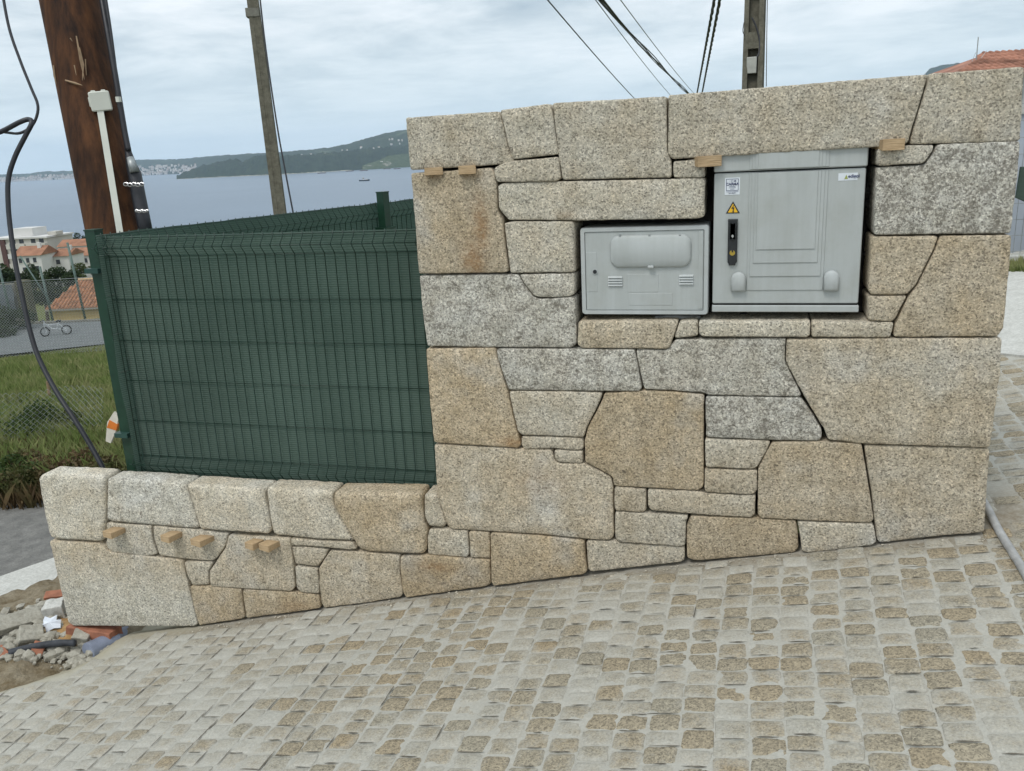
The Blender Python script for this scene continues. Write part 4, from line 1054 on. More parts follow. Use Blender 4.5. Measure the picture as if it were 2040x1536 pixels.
# ------------------------------------------------------------------ timber pole at the left
DP = 5.6
pt, pbm = at((140.5, 0), DP), at((231, 462), DP)
dv = (pt-pbm)/(pt[2]-pbm[2])
base = pbm+dv*(-1.1-pbm[2]); top = pbm+dv*(4.6-pbm[2])
wp = thing('utility_pole', base, 'thick reddish brown timber utility pole behind the green fence corner', 'pole')
Rp = 56*DP/F
V, Fc = [], []; nr_, ns = 90, 48
for i in range(nr_+1):
    t = i/nr_; c_ = (base+(top-base)*t)-base
    for k in range(ns):
        a = 2*math.pi*k/ns
        rr = Rp*(.93+.12*t)*(1+.012*mnoise.noise(Vector((math.cos(a)*4, math.sin(a)*4, t*7)))+.016*mnoise.noise(Vector((math.cos(a)*14, math.sin(a)*14, t*3)))+.02*max(0, mnoise.noise(Vector((math.cos(a)*1.5, math.sin(a)*1.5, t*9)))))
        V.append((c_[0]+rr*math.cos(a), c_[1]+rr*math.sin(a), c_[2]))
for i in range(nr_):
    for k in range(ns): Fc.append((i*ns+k, i*ns+(k+1) % ns, (i+1)*ns+(k+1) % ns, (i+1)*ns+k))
Fc.append(tuple(nr_*ns+k for k in range(ns)))
link('shaft', mesh_np('shaft', V, Fc, True), M_pole, wp)
def onpole(px, py, lift=0.):
    """point on the pole's camera-side surface"""
    d = wray((px, py)); d = d/np.linalg.norm(d)
    ax = (top-base)/np.linalg.norm(top-base)
    w0 = C-base; dp = d-ax*(d@ax); wp_ = w0-ax*(w0@ax); r = Rp*.99+lift
    a_, b_, c_ = dp@dp, 2*dp@wp_, wp_@wp_-r*r
    disc = b_*b_-4*a_*c_
    t = (-b_-math.sqrt(disc))/(2*a_) if disc > 0 else -b_/(2*a_)
    return C+d*t
mb = MB()
for pts in (((152, 72), (160, 118), (168, 158)), ((158, 95), (166, 130), (164, 160)), ((148, 130), (152, 150)), ((130, 160), (150, 166), (164, 170)), ((170, 118), (172, 150)), ((140, 76), (144, 82)), ((106, 130), (108, 150), (112, 168))):
    P = [onpole(px, py, .012) for px, py in pts]
    mb.tube([p-base for p in P], [.005]+[.008]*(len(P)-2)+[.0015], 4)
mb.build('splinter', M_splint, wp)
jb = thing('junction_box', onpole(200, 202, .02), 'small ivory square junction box fixed on the timber pole', 'junction box')
q = onpole(200, 202, .02); vd = C-q; yaw = math.atan2(vd[1], vd[0])+math.pi/2
jb.rotation_euler = (0, math.atan(.0), yaw)
mt = Matrix.Rotation(math.radians(-4), 4, 'Y')
mb = MB(); mb.prism(rrect(-.062, .062, -.06, .06, .012), -.035, .03, .006, mt); mb.build('box', M_pvc, jb)
mb = MB()
for xx in (-.03, .03): mb.prism(rrect(xx-.014, xx+.014, .052, .068, .006), -.025, .0, .002, mt)
mb.prism(rrect(-.068, -.056, -.03, .03, .005), -.022, .0, .002, mt); mb.build('knockouts', M_pvc, jb)
P = [onpole(199+(241-199)*t, 216+(476-216)*t, .014) for t in np.linspace(0, 1, 9)]
Q = [np.array(p) for p in P]; q0 = Q[-1]
mb = MB(); side = np.cross(Q[-1]-Q[0], C-Q[0]); side /= np.linalg.norm(side)
fw = (C-Q[4])/np.linalg.norm(C-Q[4])
for i in range(len(Q)-1):
    for s1, s2 in ((1, 1),):
        a, b_ = Q[i], Q[i+1]; hw_ = .0195
        bb = len(mb.v)
        for p in (a, b_): mb.v += [tuple(p-q0+side*hw_+fw*.012), tuple(p-q0-side*hw_+fw*.012), tuple(p-q0-side*hw_-fw*.012), tuple(p-q0+side*hw_-fw*.012)]
        for k in range(4): mb.f.append((bb+k, bb+(k+1) % 4, bb+4+(k+1) % 4, bb+4+k))
cw = thing('cable_trunking', q0, 'long ivory cable trunking running down the timber pole', 'cable duct')
mb.build('duct', M_pvc, cw)
# black riser pipe with clamped chains, and the cables above it
def ptd(px, py, d): return at((px, py), d)
riser = thing('riser_pipe', ptd(292, 470, 5.5), 'black riser pipe strapped to the right side of timber pole', 'pipe')
q0 = np.array(riser.location)
P = [ptd(x, y, 5.48) for x, y in ((252, 285), (256, 305), (262, 330), (268, 345), (276, 390), (284, 430), (296, 490))]
mb = MB(); mb.tube([p-q0 for p in P], [.016, .022, .034, .042, .044, .044, .044], 14); mb.build('pipe', M_rub, riser, True)
mb = MB(); P = [ptd(x, y, 5.44) for x, y in ((259, 314), (268, 343))]; mb.tube([p-q0 for p in P], [.022, .03], 10); mb.build('tape_wrap', M_galv, riser, True)
for y_, x0_, x1_ in ((367, 247, 286), (420, 270, 295)):
    mb = MB(); n = 5
    for k in range(n):
        c_ = ptd(x0_+(x1_-x0_)*(k+.5)/n, y_+1.2*(k % 2), 5.40)-q0
        e = (x1_-x0_)/n*5.4/F*.62; rgt, upv = R3[:, 0], -R3[:, 1]
        mb.tube([c_+rgt*e*math.cos(a)+upv*e*.62*math.sin(a) for a in np.linspace(0, 6.28, 9)], .0038, 4)
    mb.build('strap_chain', M_steel, riser)
def cable(name, pts, r, label, cat='cable', group=None, mat=M_rub, n=8, tube_n=6, parent=None):
    P = bez(pts, n) if len(pts) > 2 else pts
    o0 = np.array(P[-1]); mb = MB().tube([np.array(p)-o0 for p in P], r, tube_n)
    o = mb.build(name, mat, parent, True, loc=o0)
    if label: tag(o, label, cat, group)
    return o
cable('cable', [ptd(x, y, d) for x, y, d in ((198, -30, 5.5), (214, 60, 5.46), (228, 140, 5.45), (238, 200, 5.45), (248, 260, 5.46), (256, 300, 5.46))], .018, 'thick black cable running down the right edge of timber pole')
cable('cable', [ptd(x, y, d) for x, y, d in ((206, -30, 5.45), (220, 60, 5.45), (232, 152, 5.46))], .010, 'thinner black cable beside the thick one at the timber pole\'s top')
mb = MB(); mb.box(-.012, .012, -.012, .012, -.016, .016); tag(mb.build('cable_tag', M_pvc, loc=ptd(236, 198, 5.40)), 'tiny pale tag on the black cable beside the timber pole', 'tag')
# loose black cables at far left
LC = [(2, -30, 4.9), (18, 55, 4.9), (40, 120, 4.9), (62, 175, 4.9), (75, 208, 4.9), (73, 232, 4.9), (62, 252, 4.9), (40, 265, 4.9), (14, 264, 4.95), (-40, 255, 5.0)]
cable('cable', [ptd(*p) for p in LC], .0080, 'thin loose black cable curving down the sky at far left', n=8, tube_n=8)
LC = [(-40, 272, 4.95), (0, 263, 4.92), (40, 243, 4.9), (58, 238, 4.9), (63, 246, 4.88), (52, 268, 4.88), (30, 312, 4.88), (17, 355, 4.88), (16, 400, 4.88), (20, 450, 4.88), (30, 520, 4.86), (44, 590, 4.84), (60, 660, 4.82), (78, 715, 4.8), (112, 780, 4.76), (150, 838, 4.72), (182, 890, 4.7), (206, 935, 4.68), (215, 965, 4.68)]
cable('cable', [ptd(*p) for p in LC], .0140, 'thick black cable hanging at far left, looped, ending behind the low wall', n=8, tube_n=10)

# ------------------------------------------------------------------ concrete poles and overhead wires
def conc_pole(px, py, d, px2, py2, wid0, wid1, zbase, ztop, label, rib=True):
    a, b_ = at((px, py), d), at((px2, py2), d)
    dv = (a-b_)/(a[2]-b_[2]); bs = b_+dv*(zbase-b_[2]); tp = b_+dv*(ztop-b_[2])
    t = thing('utility_pole', bs, label, 'pole', 'concrete poles carrying the wires')
    yaw = math.atan2(C[1]-bs[1], C[0]-bs[0])+math.pi/2-.12
    t.rotation_euler = (0, 0, yaw)
    L = tp-bs; Rz = Matrix.Rotation(-yaw, 3, 'Z'); L = np.array(Rz@Vector(L))
    mb = MB()
    def bar(x0, x1, y0, y1, s0=0., s1=1.):
        b0 = len(mb.v)
        for s_ in (s0, s1):
            wd = wid0+(wid1-wid0)*s_; c_ = L*s_
            mb.v += [(c_[0]+x0*wd, c_[1]+y0*wd, c_[2]), (c_[0]+x1*wd, c_[1]+y0*wd, c_[2]), (c_[0]+x1*wd, c_[1]+y1*wd, c_[2]), (c_[0]+x0*wd, c_[1]+y1*wd, c_[2])]
        for q in ((0, 3, 2, 1), (4, 5, 6, 7), (0, 1, 5, 4), (1, 2, 6, 5), (2, 3, 7, 6), (3, 0, 4, 7)): mb.f.append(tuple(b0+i for i in q))
    if rib:
        bar(-.5, -.26, -.4, .4); bar(.26, .5, -.4, .4)
        bar(-.26, .26, .05, .2)
        for k in range(9): bar(-.26, .26, -.38, .04, .055+k*.105, .085+k*.105)
    else:
        bar(-.5, -.12, -.4, .4); bar(-.12, .12, -.36, .36); bar(.12, .5, -.4, .4)
    mb.build('shaft', M_pole_c, t)
    return t, bs, tp, yaw
d2_ = 17.
cp1, b1_, t1_, yw = conc_pole(503.5, 0, d2_, 558.5, 428, 26*d2_/F, 20*d2_/F, -3.6, 7.4, 'slender weathered concrete pole left of the tall wall', False)
mb = MB(); q = at((504, 24), d2_)-b1_; q = np.array(Matrix.Rotation(-yw, 3, 'Z')@Vector(q))
mb.box(q[0]-.13, q[0]+.13, q[1]-.13, q[1]+.13, q[2]-.1, q[2]+.06); mb.build('steel_band', M_concg, cp1)
cable('wire', [at((516, -20), 16.8), at((530, 100), 16.8), at((552, 250), 16.7), at((570, 350), 16.7), at((588, 445), 16.7)], .016, 'dark blue twisted wire descending beside the slender concrete pole', 'wire')
d3 = 11.5
cp2, b2_, t2_, yw = conc_pole(1505, 0, d3, 1500, 172, 42*d3/F, 35*d3/F, -.5, 6.6, 'recessed concrete pole behind the tall wall with meter box', True)
q = np.array(Matrix.Rotation(-yw, 3, 'Z')@Vector(at((1499, 131), d3)-b2_))
w_ = 9.5*d3/F
mb = MB(); mb.prism(rrect(q[0]-w_, q[0]+w_, q[2]-.105, q[2]+.105, .01), q[1]-.11, q[1]+.03, .008); mb.build('meter_box', plain('meter_box_grey', (.42, .42, .38), .6, .1), cp2)
P = [at(p, d3-.12) for p in ((1498, 35), (1507, 55), (1513, 80), (1512, 105), (1506, 116))]
cable('wire', P, .011, 'short black wire in the recess of the concrete pole behind wall', 'wire')
cable('wire', [at((1482, 45), d3-.1), at((1480, 62), d3-.1), at((1484, 72), d3-.1)], .006, 'tiny looped wire on the left edge of the recessed concrete pole', 'wire')
cable('wire', [at((1529, -20), d3), at((1527.5, 80), d3), at((1526.5, 172), d3)], .006, 'thin straight wire just right of the recessed concrete pole', 'wire')
def span(name, p0, d0, p1, d1, r, label, mat=M_rub, sag=.1, tw=False):
    a, b_ = at(p0, d0), at(p1, d1); a = a+(a-b_)*.42; n = 90 if tw else 20; pts = []
    for i in range(n+1):
        t = i/n; q = a+(b_-a)*t; q[2] -= sag*4*t*(1-t); pts.append(q)
    if not tw: return cable(name, pts, r, label, 'wire', mat=mat, n=1)
    mb = MB(); sd = np.cross(b_-a, [0, 0, 1.]); sd /= np.linalg.norm(sd); u2 = np.cross(sd, b_-a); u2 /= np.linalg.norm(u2)
    for ph in (0, 2.1, 4.2):
        mb.tube([p+(sd*math.cos(i*.95+ph)+u2*math.sin(i*.95+ph))*r*1.0-pts[0] for i, p in enumerate(pts)], r*.8, 5)
    return tag(mb.build(name, mat, None, True, loc=pts[0]), label, 'wire')
span('wire', (1088, -20), 9, (1300, 232), 24, .008, 'leftmost single black wire slanting down the sky over the wall')
span('wire', (1184, -20), 9, (1350, 205), 24, .006, 'thin grey wire slanting left of the thick cable bundle', M_galv)
for k, (a, b_) in enumerate((((1201, -14), (1384, 196)), ((1197, -16), (1382, 197)), ((1204, -10), (1386, 196)))):
    pass
t = MB(); pa_, pb_ = at((1199, -14), 9), at((1385, 198), 24); pa_ = pa_+(pa_-pb_)*.42
sdv = np.cross(pb_-pa_, [0, 0, 1.]); sdv /= np.linalg.norm(sdv)
for k, (o1, o2, rr) in enumerate(((0, 0, .011), (.016, .012, .008), (-.012, .016, .008), (.0, -.022, .006))):
    pts = []
    for i in range(24):
        s_ = i/23; q = pa_+(pb_-pa_)*s_; q[2] -= .35*4*s_*(1-s_)*.3
        pts.append(q+sdv*(o1+.01*math.sin(i*1.1+k))+np.array([0, 0, o2+.01*math.cos(i*.9+k*2)])-pa_)
    t.tube(pts, rr, 6)
tag(t.build('cable_bundle', M_rub, None, True, loc=pa_), 'thick bundle of black cables slanting down behind the lintel', 'cable')
span('wire', (1234, -20), 9, (1392, 196), 24, .006, 'thin grey wire slanting right of the thick cable bundle', M_galv)
span('wire', (1427, -20), 9, (1388, 190), 22, .012, 'left one of two twisted dark blue wires near the recessed pole', tw=True, sag=0)
span('wire', (1438, -20), 9, (1398, 190), 22, .012, 'right one of two twisted dark blue wires near the recessed pole', tw=True, sag=0)

# ================================================================== LEFT SIDE: road, kerb, rubble
ZR = -.88
ka, kb = onZ((-250, 1285), ZR), onZ((112, 1152), ZR); kd = kb-ka; kd /= np.linalg.norm(kd); kn = np.array([-kd[1], kd[0], 0])
# road sheet (asphalt) from the kerb outwards
road = MB(); e0 = ka-kd*6; e1 = kb+kd*3.5
w_road = 1.75
V, T = [], []
for i in range(60):
    for j in range(12):
        q = e0+(e1-e0)*i/59+kn*(.34+w_road*j/11); V.append((q[0], q[1], ZR-.02+.012*nz(q[0], q[1], 0, 2)))
for i in range(59):
    for j in range(11): T.append((i*12+j, (i+1)*12+j, (i+1)*12+j+1, i*12+j+1))
tag(link('road', tri_mesh('road', V, T), M_asph), kind='structure')
mb = MB()
mk = Matrix(((kd[0], kn[0], 0, e0[0]), (kd[1], kn[1], 0, e0[1]), (0, 0, 1, ZR), (0, 0, 0, 1)))
Lk = float(np.linalg.norm(e1-e0)); mb.box(0, Lk, 0, .36, -.2, 0, mk)
ko = mb.build('kerb', M_conc); tag(ko, kind='structure'); mo = ko.modifiers.new('bevel', 'BEVEL'); mo.width = .012; mo.segments = 2
# soil patch between kerb, wall end and paving
V, T = [], []; colr = []
xs_, ys_ = np.arange(-6.2, -2.85, .025), np.arange(-1.6, 1.4, .025)
for x in xs_:
    for y in ys_:
        e = left_of_edge(x, y)
        dk = (x-ka[0])*kn[0]+(y-ka[1])*kn[1]
        z = -.845+.05*mnoise.noise(Vector((x*3, y*3, 0)))+.03*mnoise.noise(Vector((x*9, y*9, 3)))+.015*mnoise.noise(Vector((x*25, y*25, 3)))
        if e < .10: z = min(z, street_z(x, y)-.02-max(0, -e)*.6) if e < 0.03 else z*.5+.5*(street_z(x, y)-.02)
        if dk > -.03: z = ZR-.12
        V.append((x, y, z))
ny = len(ys_)
T = [(i*ny+j, (i+1)*ny+j, (i+1)*ny+j+1, i*ny+j+1) for i in range(len(xs_)-1) for j in range(ny-1)]
me = tri_mesh('soil', V, T); me.polygons.foreach_set('use_smooth', [True]*len(me.polygons))
tag(link('soil', me, M_soil), kind='structure')
def rock_np(c, s, seed, sub=2, sq=(1, 1, .7), jag=.35):
    bm = bmesh.new(); bmesh.ops.create_icosphere(bm, subdivisions=sub, radius=1)
    V = []
    for v in bm.verts:
        p = v.co; k = 1+jag*mnoise.noise(p*1.3+Vector((seed, 0, 0)))+.15*mnoise.noise(p*4+Vector((0, seed, 0)))
        V.append((c[0]+p.x*k*s*sq[0], c[1]+p.y*k*s*sq[1], c[2]+p.z*k*s*sq[2]))
    Fc = [tuple(v.index for v in f.verts) for f in bm.faces]; bm.free(); return V, Fc
def soilz(p): return onZ(p, -.82)
mb = MB()
for i in range(900):
    px, py = random.uniform(-40, 235), random.uniform(1178, 1318)
    kx = 1150+ (112-px)*.36
    if py < kx+28: continue
    q = soilz((px, py)); e = left_of_edge(q[0], q[1])
    if e < .05: continue
    s_ = random.choice([.004, .006, .008, .008, .012, .016, .022, .034])*random.uniform(.8, 1.3)
    V, Fc = rock_np((q[0], q[1], -.835+s_*.3+.05*mnoise.noise(Vector((q[0]*3, q[1]*3, 0)))), s_, random.uniform(0, 50), 1, (1, 1, .75), .5)
    b0 = len(mb.v); mb.v += V; mb.f += [tuple(b0+k for k in f) for f in Fc]
tag(mb.build('rubble', M_rock), 'loose clods and small stones heaped at the end of the low wall', 'rubble', kind='stuff')
def block(name, px, py, z, dims, rot, mat, label, cat, seed=0, bev=.006):
    q = onZ((px, py), z)
    bm = bmesh.new(); bmesh.ops.create_cube(bm, size=1)
    bmesh.ops.subdivide_edges(bm, edges=bm.edges[:], cuts=3, use_grid_fill=True)
    for v in bm.verts:
        v.co.x *= dims[0]; v.co.y *= dims[1]; v.co.z *= dims[2]
        v.co += Vector((mnoise.noise(v.co*22+Vector((seed, 0, 0))), mnoise.noise(v.co*22+Vector((0, seed, 5))), mnoise.noise(v.co*22+Vector((3, 0, seed)))))*min(dims)*.10
    me = bpy.data.meshes.new(name); bm.to_mesh(me); bm.free()
    o = link(name, me, mat, None, q); o.rotation_euler = rot
    m_ = o.modifiers.new('bevel', 'BEVEL'); m_.width = bev; m_.segments = 2; m_.angle_limit = .5; m_.limit_method = 'ANGLE'
    return tag(o, label, cat)
block('granite_block', 60, 1268, -.80, (.12, .10, .085), (.5, .3, .9), M_rock, 'pale broken granite block tilted beside the black pipe end', 'stone', 3)
block('stone_slab', 26, 1240, -.80, (.30, .12, .05), (.35, .1, 1.05), M_rock, 'long pale stone slab leaning among the rubble at far left', 'stone', 9)
block('concrete_block', 112, 1218, -.78, (.11, .10, .12), (.1, -.1, .5), M_conc, 'pale grey concrete cube against the low wall\'s left end', 'block', 5)
block('brick_shard', 76, 1293, -.80, (.06, .085, .02), (.5, .4, .5), M_brick, 'bright red brick shard beside the black pipe', 'brick', 2, .003)
block('brick_shard', 6, 1302, -.82, (.12, .05, .02), (.3, .2, -.4), M_brick, 'thin red brick shard at the far left edge', 'brick', 4, .003)
block('brick_shard', 112, 1184, -.80, (.13, .06, .02), (.3, .0, .45), M_brick, 'dusty red brick shard lying below the kerb', 'brick', 6, .003)
block('footing_brick', 188, 1258, -.80, (.30, .10, .07), (0, 0.02, -.02), M_brick, 'reddish brick footing showing beneath the large bottom left block', 'brick', 8)
block('rubble_stone', 163, 1268, -.80, (.09, .08, .05), (.2, .2, .4), M_rock, 'pale rough stone lying just left of the grey pipe mouth', 'stone', 11)
V, T = [], []
for i in range(30):
    for j in range(22):
        x0_, y0_ = (i-14.5)/14.5, (j-10.5)/10.5; q = onZ((150, 1250), -.82)
        h = max(0, 1-x0_**2-y0_**2)**.7*.075+.012*mnoise.noise(Vector((i*.4, j*.4, 2)))-.035
        V.append((q[0]+x0_*.26, q[1]+y0_*.16, -.83+h))
for i in range(29):
    for j in range(21): T.append((i*22+j, (i+1)*22+j, (i+1)*22+j+1, i*22+j+1))
tag(link('sand_heap', tri_mesh('sand_heap', V, T), M_orange), kind='structure')
# torn white paper
bm = bmesh.new(); vs = []
for k in range(14):
    a = 2*math.pi*k/14; r = .055*(1+.35*math.sin(k*2.6)); vs.append(bm.verts.new((r*math.cos(a), r*.75*math.sin(a), .012*math.sin(k*1.7))))
cv = bm.verts.new((0, 0, .02))
for k in range(14): bm.faces.new((vs[k], vs[(k+1) % 14], cv))
me = bpy.data.meshes.new('torn_paper'); bm.to_mesh(me); bm.free()
o = link('torn_paper', me, M_paper, None, onZ((101, 1242), -.77)); o.rotation_euler = (.75, .1, .3)
m_ = o.modifiers.new('s', 'SOLIDIFY'); m_.thickness = .002
tag(o, 'torn white paper scrap lying under the concrete cube', 'paper')
P = [onZ(p, z) for p, z in (((20, 1300), -.80), ((42, 1294), -.79), ((80, 1286), -.785), ((120, 1281), -.785), ((150, 1281), -.79))]
cable('pipe', P, .019, 'black corrugated pipe end lying in the rubble', 'pipe', mat=plain('dusty_black_pipe', (.05, .055, .065), .6, .3, 20), n=6, tube_n=10)
q = onZ((205, 1288), -.81)
gp = thing('drain_pipe', q, 'wide blue grey drain pipe mouth poking out beside the paving', 'pipe')
ends = [onZ((176, 1300), -.83)-q, onZ((226, 1277), -.845)-q, onZ((262, 1262), -.92)-q]
mb = MB(); mb.tube(ends, .055, 28); mb.build('pipe', M_pipeg, gp)
# conduit on the street by the wall's right end
P = [onStreet(p)+np.array([0, 0, h]) for p, h in (((1935, 985), .05), ((1964, 1028), .04), ((1985, 1060), .022), ((2005, 1093), .02), ((2028, 1130), .02), ((2060, 1185), .02), ((2110, 1270), .02))]
cable('conduit', P, .0155, 'pale grey conduit lying on the setts at the wall\'s right end', 'pipe', mat=M_pipep, n=6, tube_n=12)
# crumbs of mortar and grit on the paving
mb = MB()
for i in range(760):
    if i < 130: px, py = random.gauss(1640, 70), random.gauss(1490, 22)
    else: px, py = random.uniform(0, 2040), random.uniform(1090, 1560)
    q = onStreet((px, py))
    if i > 330: q = np.array([random.uniform(-2.8, .95), -random.uniform(.0, .06)**1.0, 0]); q[2] = street_z(q[0], q[1])
    elif q[1] > -.03: continue
    if left_of_edge(q[0], q[1]) > -.05: continue
    s_ = random.choice([.0015, .002, .003, .0045])*random.uniform(.7, 1.3)
    if i < 130: s_ *= 1.35
    V, Fc = rock_np((q[0], q[1], q[2]+s_*.3), s_, i, 1, (1.2, 1, .6), .4)
    b0 = len(mb.v); mb.v += V; mb.f += [tuple(b0+k for k in f) for f in Fc]
tag(mb.build('grit', plain('mortar_crumbs', (.46, .42, .34), .9, .3, 30)), 'pale mortar crumbs scattered over the setts', 'grit', kind='stuff')

# ================================================================== LEFT BACKGROUND
def leaf_cloud(name, mat, parent, centers, radii, n, size, flat=1., seed=0, droop=0.):
    r_ = np.random.default_rng(seed); C_ = np.array(centers, float); Rr = np.array(radii, float)
    wgt = Rr**2; idx = r_.choice(len(C_), n, p=wgt/wgt.sum())
    d = r_.normal(size=(n, 3)); d /= np.linalg.norm(d, axis=1)[:, None]
    rad = Rr[idx]*r_.uniform(.45, 1.05, n)**.6
    P = C_[idx]+d*rad[:, None]*np.array([1, 1, flat])
    a = r_.normal(size=(n, 3)); a /= np.linalg.norm(a, axis=1)[:, None]
    b = np.cross(a, r_.normal(size=(n, 3))); b /= np.linalg.norm(b, axis=1)[:, None]
    s = size*r_.uniform(.6, 1.4, n)[:, None]
    V = np.stack([P-a*s, P+b*s*.45, P+a*s, P-b*s*.45], 1).reshape(-1, 3)
    T = np.arange(n*4).reshape(n, 4)
    return link(name, tri_mesh(name, V, T), mat, parent)
# grass field
def blades(name, pts_fn, n, h0, h1, wd, mat, label, seed):
    r_ = np.random.default_rng(seed); V = []; k = 0
    while k < n:
        q = pts_fn(r_)
        if q is None: continue
        h = r_.uniform(h0, h1)*(1 if q[1] < 10 else .65); a = r_.uniform(0, 6.28); ln = r_.normal(0, .25, 2)*h
        dx, dy = math.cos(a)*wd, math.sin(a)*wd
        V += [(q[0]-dx, q[1]-dy, q[2]-.02), (q[0]+dx, q[1]+dy, q[2]-.02), (q[0]+ln[0]*.4+dx*.6, q[1]+ln[1]*.4+dy*.6, q[2]+h*.6), (q[0]+ln[0], q[1]+ln[1], q[2]+h)]; k += 1
    T = np.arange(n*4).reshape(n, 4)
    return tag(link(name, tri_mesh(name, V, T), mat), label, 'grass', kind='stuff')
def field_pt(r_):
    px = r_.uniform(-160, 330); t = r_.uniform(0, 1); d = 7.6+11.6*t**1.2
    q = hp(px, d, -2.2); z = gz(q[0], q[1])
    clump = mnoise.noise(Vector((q[0]*.9, q[1]*.9, 0)))
    if r_.uniform() > .65+clump: return None
    return (q[0], q[1], z)
blades('grass', field_pt, 60000, .08, .34, .006, M_grass, 'rough green grass slope below the sports court', 3)
cs = []
while len(cs) < 150:
    q = hp(random.uniform(-150, 300), random.uniform(7.8, 17), -2.2); cs.append((q[0], q[1], gz(q[0], q[1])+.05))
o = leaf_cloud('weed_clumps', M_tree2, None, cs, [random.uniform(.10, .30) for _ in cs], 15000, .022, .55, 61)
tag(o, 'leafy weed clumps dotted through the rough grass', 'weeds', kind='stuff')
# brambles and shrubs along the road
shr = [(-60, 7.3, .45, M_shrub, 'dark green shrub at the left edge behind the road'), (18, 7.35, .34, M_shrub, 'dark green leafy shrub above the road, left of the brown bramble'), (60, 7.3, .36, M_dry, 'brown dry bramble beside the hanging thick cable'), (112, 7.3, .34, M_dry, 'reddish brown bramble straight above the end coping stone'), (165, 7.2, .30, M_dry, 'dry brown weeds behind the thick cable\'s lower end'), (222, 7.2, .30, M_dry, 'brown and green bramble behind the fence corner post'), (25, 9.4, .50, M_shrub, 'dark bush tangled in the sagging wire net'), (140, 9.3, .34, M_tree2, 'olive green bush near the fence post in the grass')]
for i, (px, d, s_, mt_, lb) in enumerate(shr):
    q = hp(px, d, -1.0); q[2] = gz(q[0], q[1])
    t = thing('shrub', q, lb, 'shrub', 'shrubs along the road bank')
    cs = [(random.uniform(-s_, s_), random.uniform(-s_, s_)*.6, random.uniform(.1, .75)*s_) for _ in range(9)]
    leaf_cloud('leaves', mt_, t, cs, [s_*random.uniform(.3, .5) for _ in cs], 4200, .020, .8, 20+i)
    mb = MB()
    for k in range(10):
        c_ = random.choice(cs); mb.tube([(c_[0]*.2, c_[1]*.2, -.05), (c_[0]*.7, c_[1]*.7, c_[2]*.6), (c_[0]*1.1, c_[1]*1.1, c_[2]*1.2+.05)], [.006, .004, .002], 4)
    mb.build('stems', M_bark, t)
def weed_pt(r_):
    px = r_.uniform(-150, 300); d = r_.uniform(6.9, 9.0); q = hp(px, d, -1.0); return (q[0], q[1], gz(q[0], q[1]))
o = blades('weeds', weed_pt, 9000, .06, .28, .005, M_dry, 'dry brown weeds along the edge of the road', 5); o['category'] = 'weeds'
# court and its details
ZC = EYE-4.28
ct = [onZ(p, ZC) for p in ((-260, 735), (330, 672), (400, 630), (-260, 661))]
mb = MB(); mb.poly(ct); tag(mb.build('sports_court', M_court), kind='structure')
q0, q1 = onZ((-150, 656), ZC), onZ((400, 630), ZC)
# low boundary wall of court
mb = MB(); dv = q1-q0; Lw = float(np.linalg.norm(dv)); aw = math.atan2(dv[1], dv[0])
cwall = thing('court_wall', q0, 'low grey concrete wall along the far side of the court', 'wall', rz=aw)
mb.box(0, Lw, 0, .15, -.3, .05); mb.build('wall_body', M_concg, cwall)
# big shrub shadowed corner at left of court
q = onZ((-30, 672), ZC); t = thing('shrub', q, 'low dark hedge at the left edge of the court', 'shrub')
leaf_cloud('leaves', M_tree, t, [(-.8, 0, .3), (0, .2, .3), (.55, .2, .12), (-.3, .8, .4), (.1, 1.2, .3)], [.5, .5, .3, .5, .4], 3500, .05, .7, 77)
# tall thin fence posts round the court
M_gpost = plain('court_post_green', (.10, .15, .13), .5, .2, 10, .4)
posts = [((24, 634), (3, 505), 'leftmost tall green post of the court fence'), ((58, 640), (38, 482), 'tall green court post carrying the diagonal brace'), ((104, 630), (84, 528), 'short green court post at the foot of the diagonal brace'), ((169, 628), (140, 480), 'rightmost tall green court post before the yellow house')]
tops = []
for (pb_, pt_, lb) in posts:
    q = onZ(pb_, ZC); dd = proj(q)[2]; tq = at(pt_, dd); tq = np.array([q[0]+(tq[0]-q[0])*.3, q[1], tq[2]]); tops.append(tq)
    mb = MB().tube([(0, 0, -.3), tq-q], .035, 8)
    tag(mb.build('court_post', M_gpost, None, True, loc=q), lb, 'post', 'court fence posts')
q = onZ((102, 606), ZC+.35); q2 = at((40, 510), proj(q)[2]*1.0)
tag(MB().tube([(0, 0, 0), q2-q], .025, 6).build('brace', M_gpost, None, True, loc=q), 'diagonal green brace between two court posts', 'brace')
# tarp covered grey wall at left
q = onZ((-20, 634), ZC); dd = proj(q)[2]+1.5
q = hp(-10, dd, ZC-.5); tw_ = thing('screen_wall', q, 'grey blue tarp covered wall left of the court', 'wall', rz=math.atan2(R3[1][0], R3[0][0]))
mb = MB(); nxx = 16; V, T = [], []
for i in range(nxx+1):
    for j in range(8): V.append((-2+i*.17*1.05, .08*nz(i*.7, j*.5, 0, 1)-.05*abs(math.sin(i*1.7)), .3+j*.15))
for i in range(nxx):
    for j in range(7): T.append((i*8+j, (i+1)*8+j, (i+1)*8+j+1, i*8+j+1))
link('tarp', tri_mesh('tarp', V, T), plain('grey_tarp', (.13, .15, .17), .5, .3, 1.5), tw_)
MB().box(-2.2, .9, .15, .35, 0, 1.35).build('wall_body', M_concg, tw_)
MB().box(.9, 1.25, .05, .4, 0, 1.45).build('end_pillar', plain('mossy_pillar', (.10, .095, .06), .9, .2, 3), tw_)
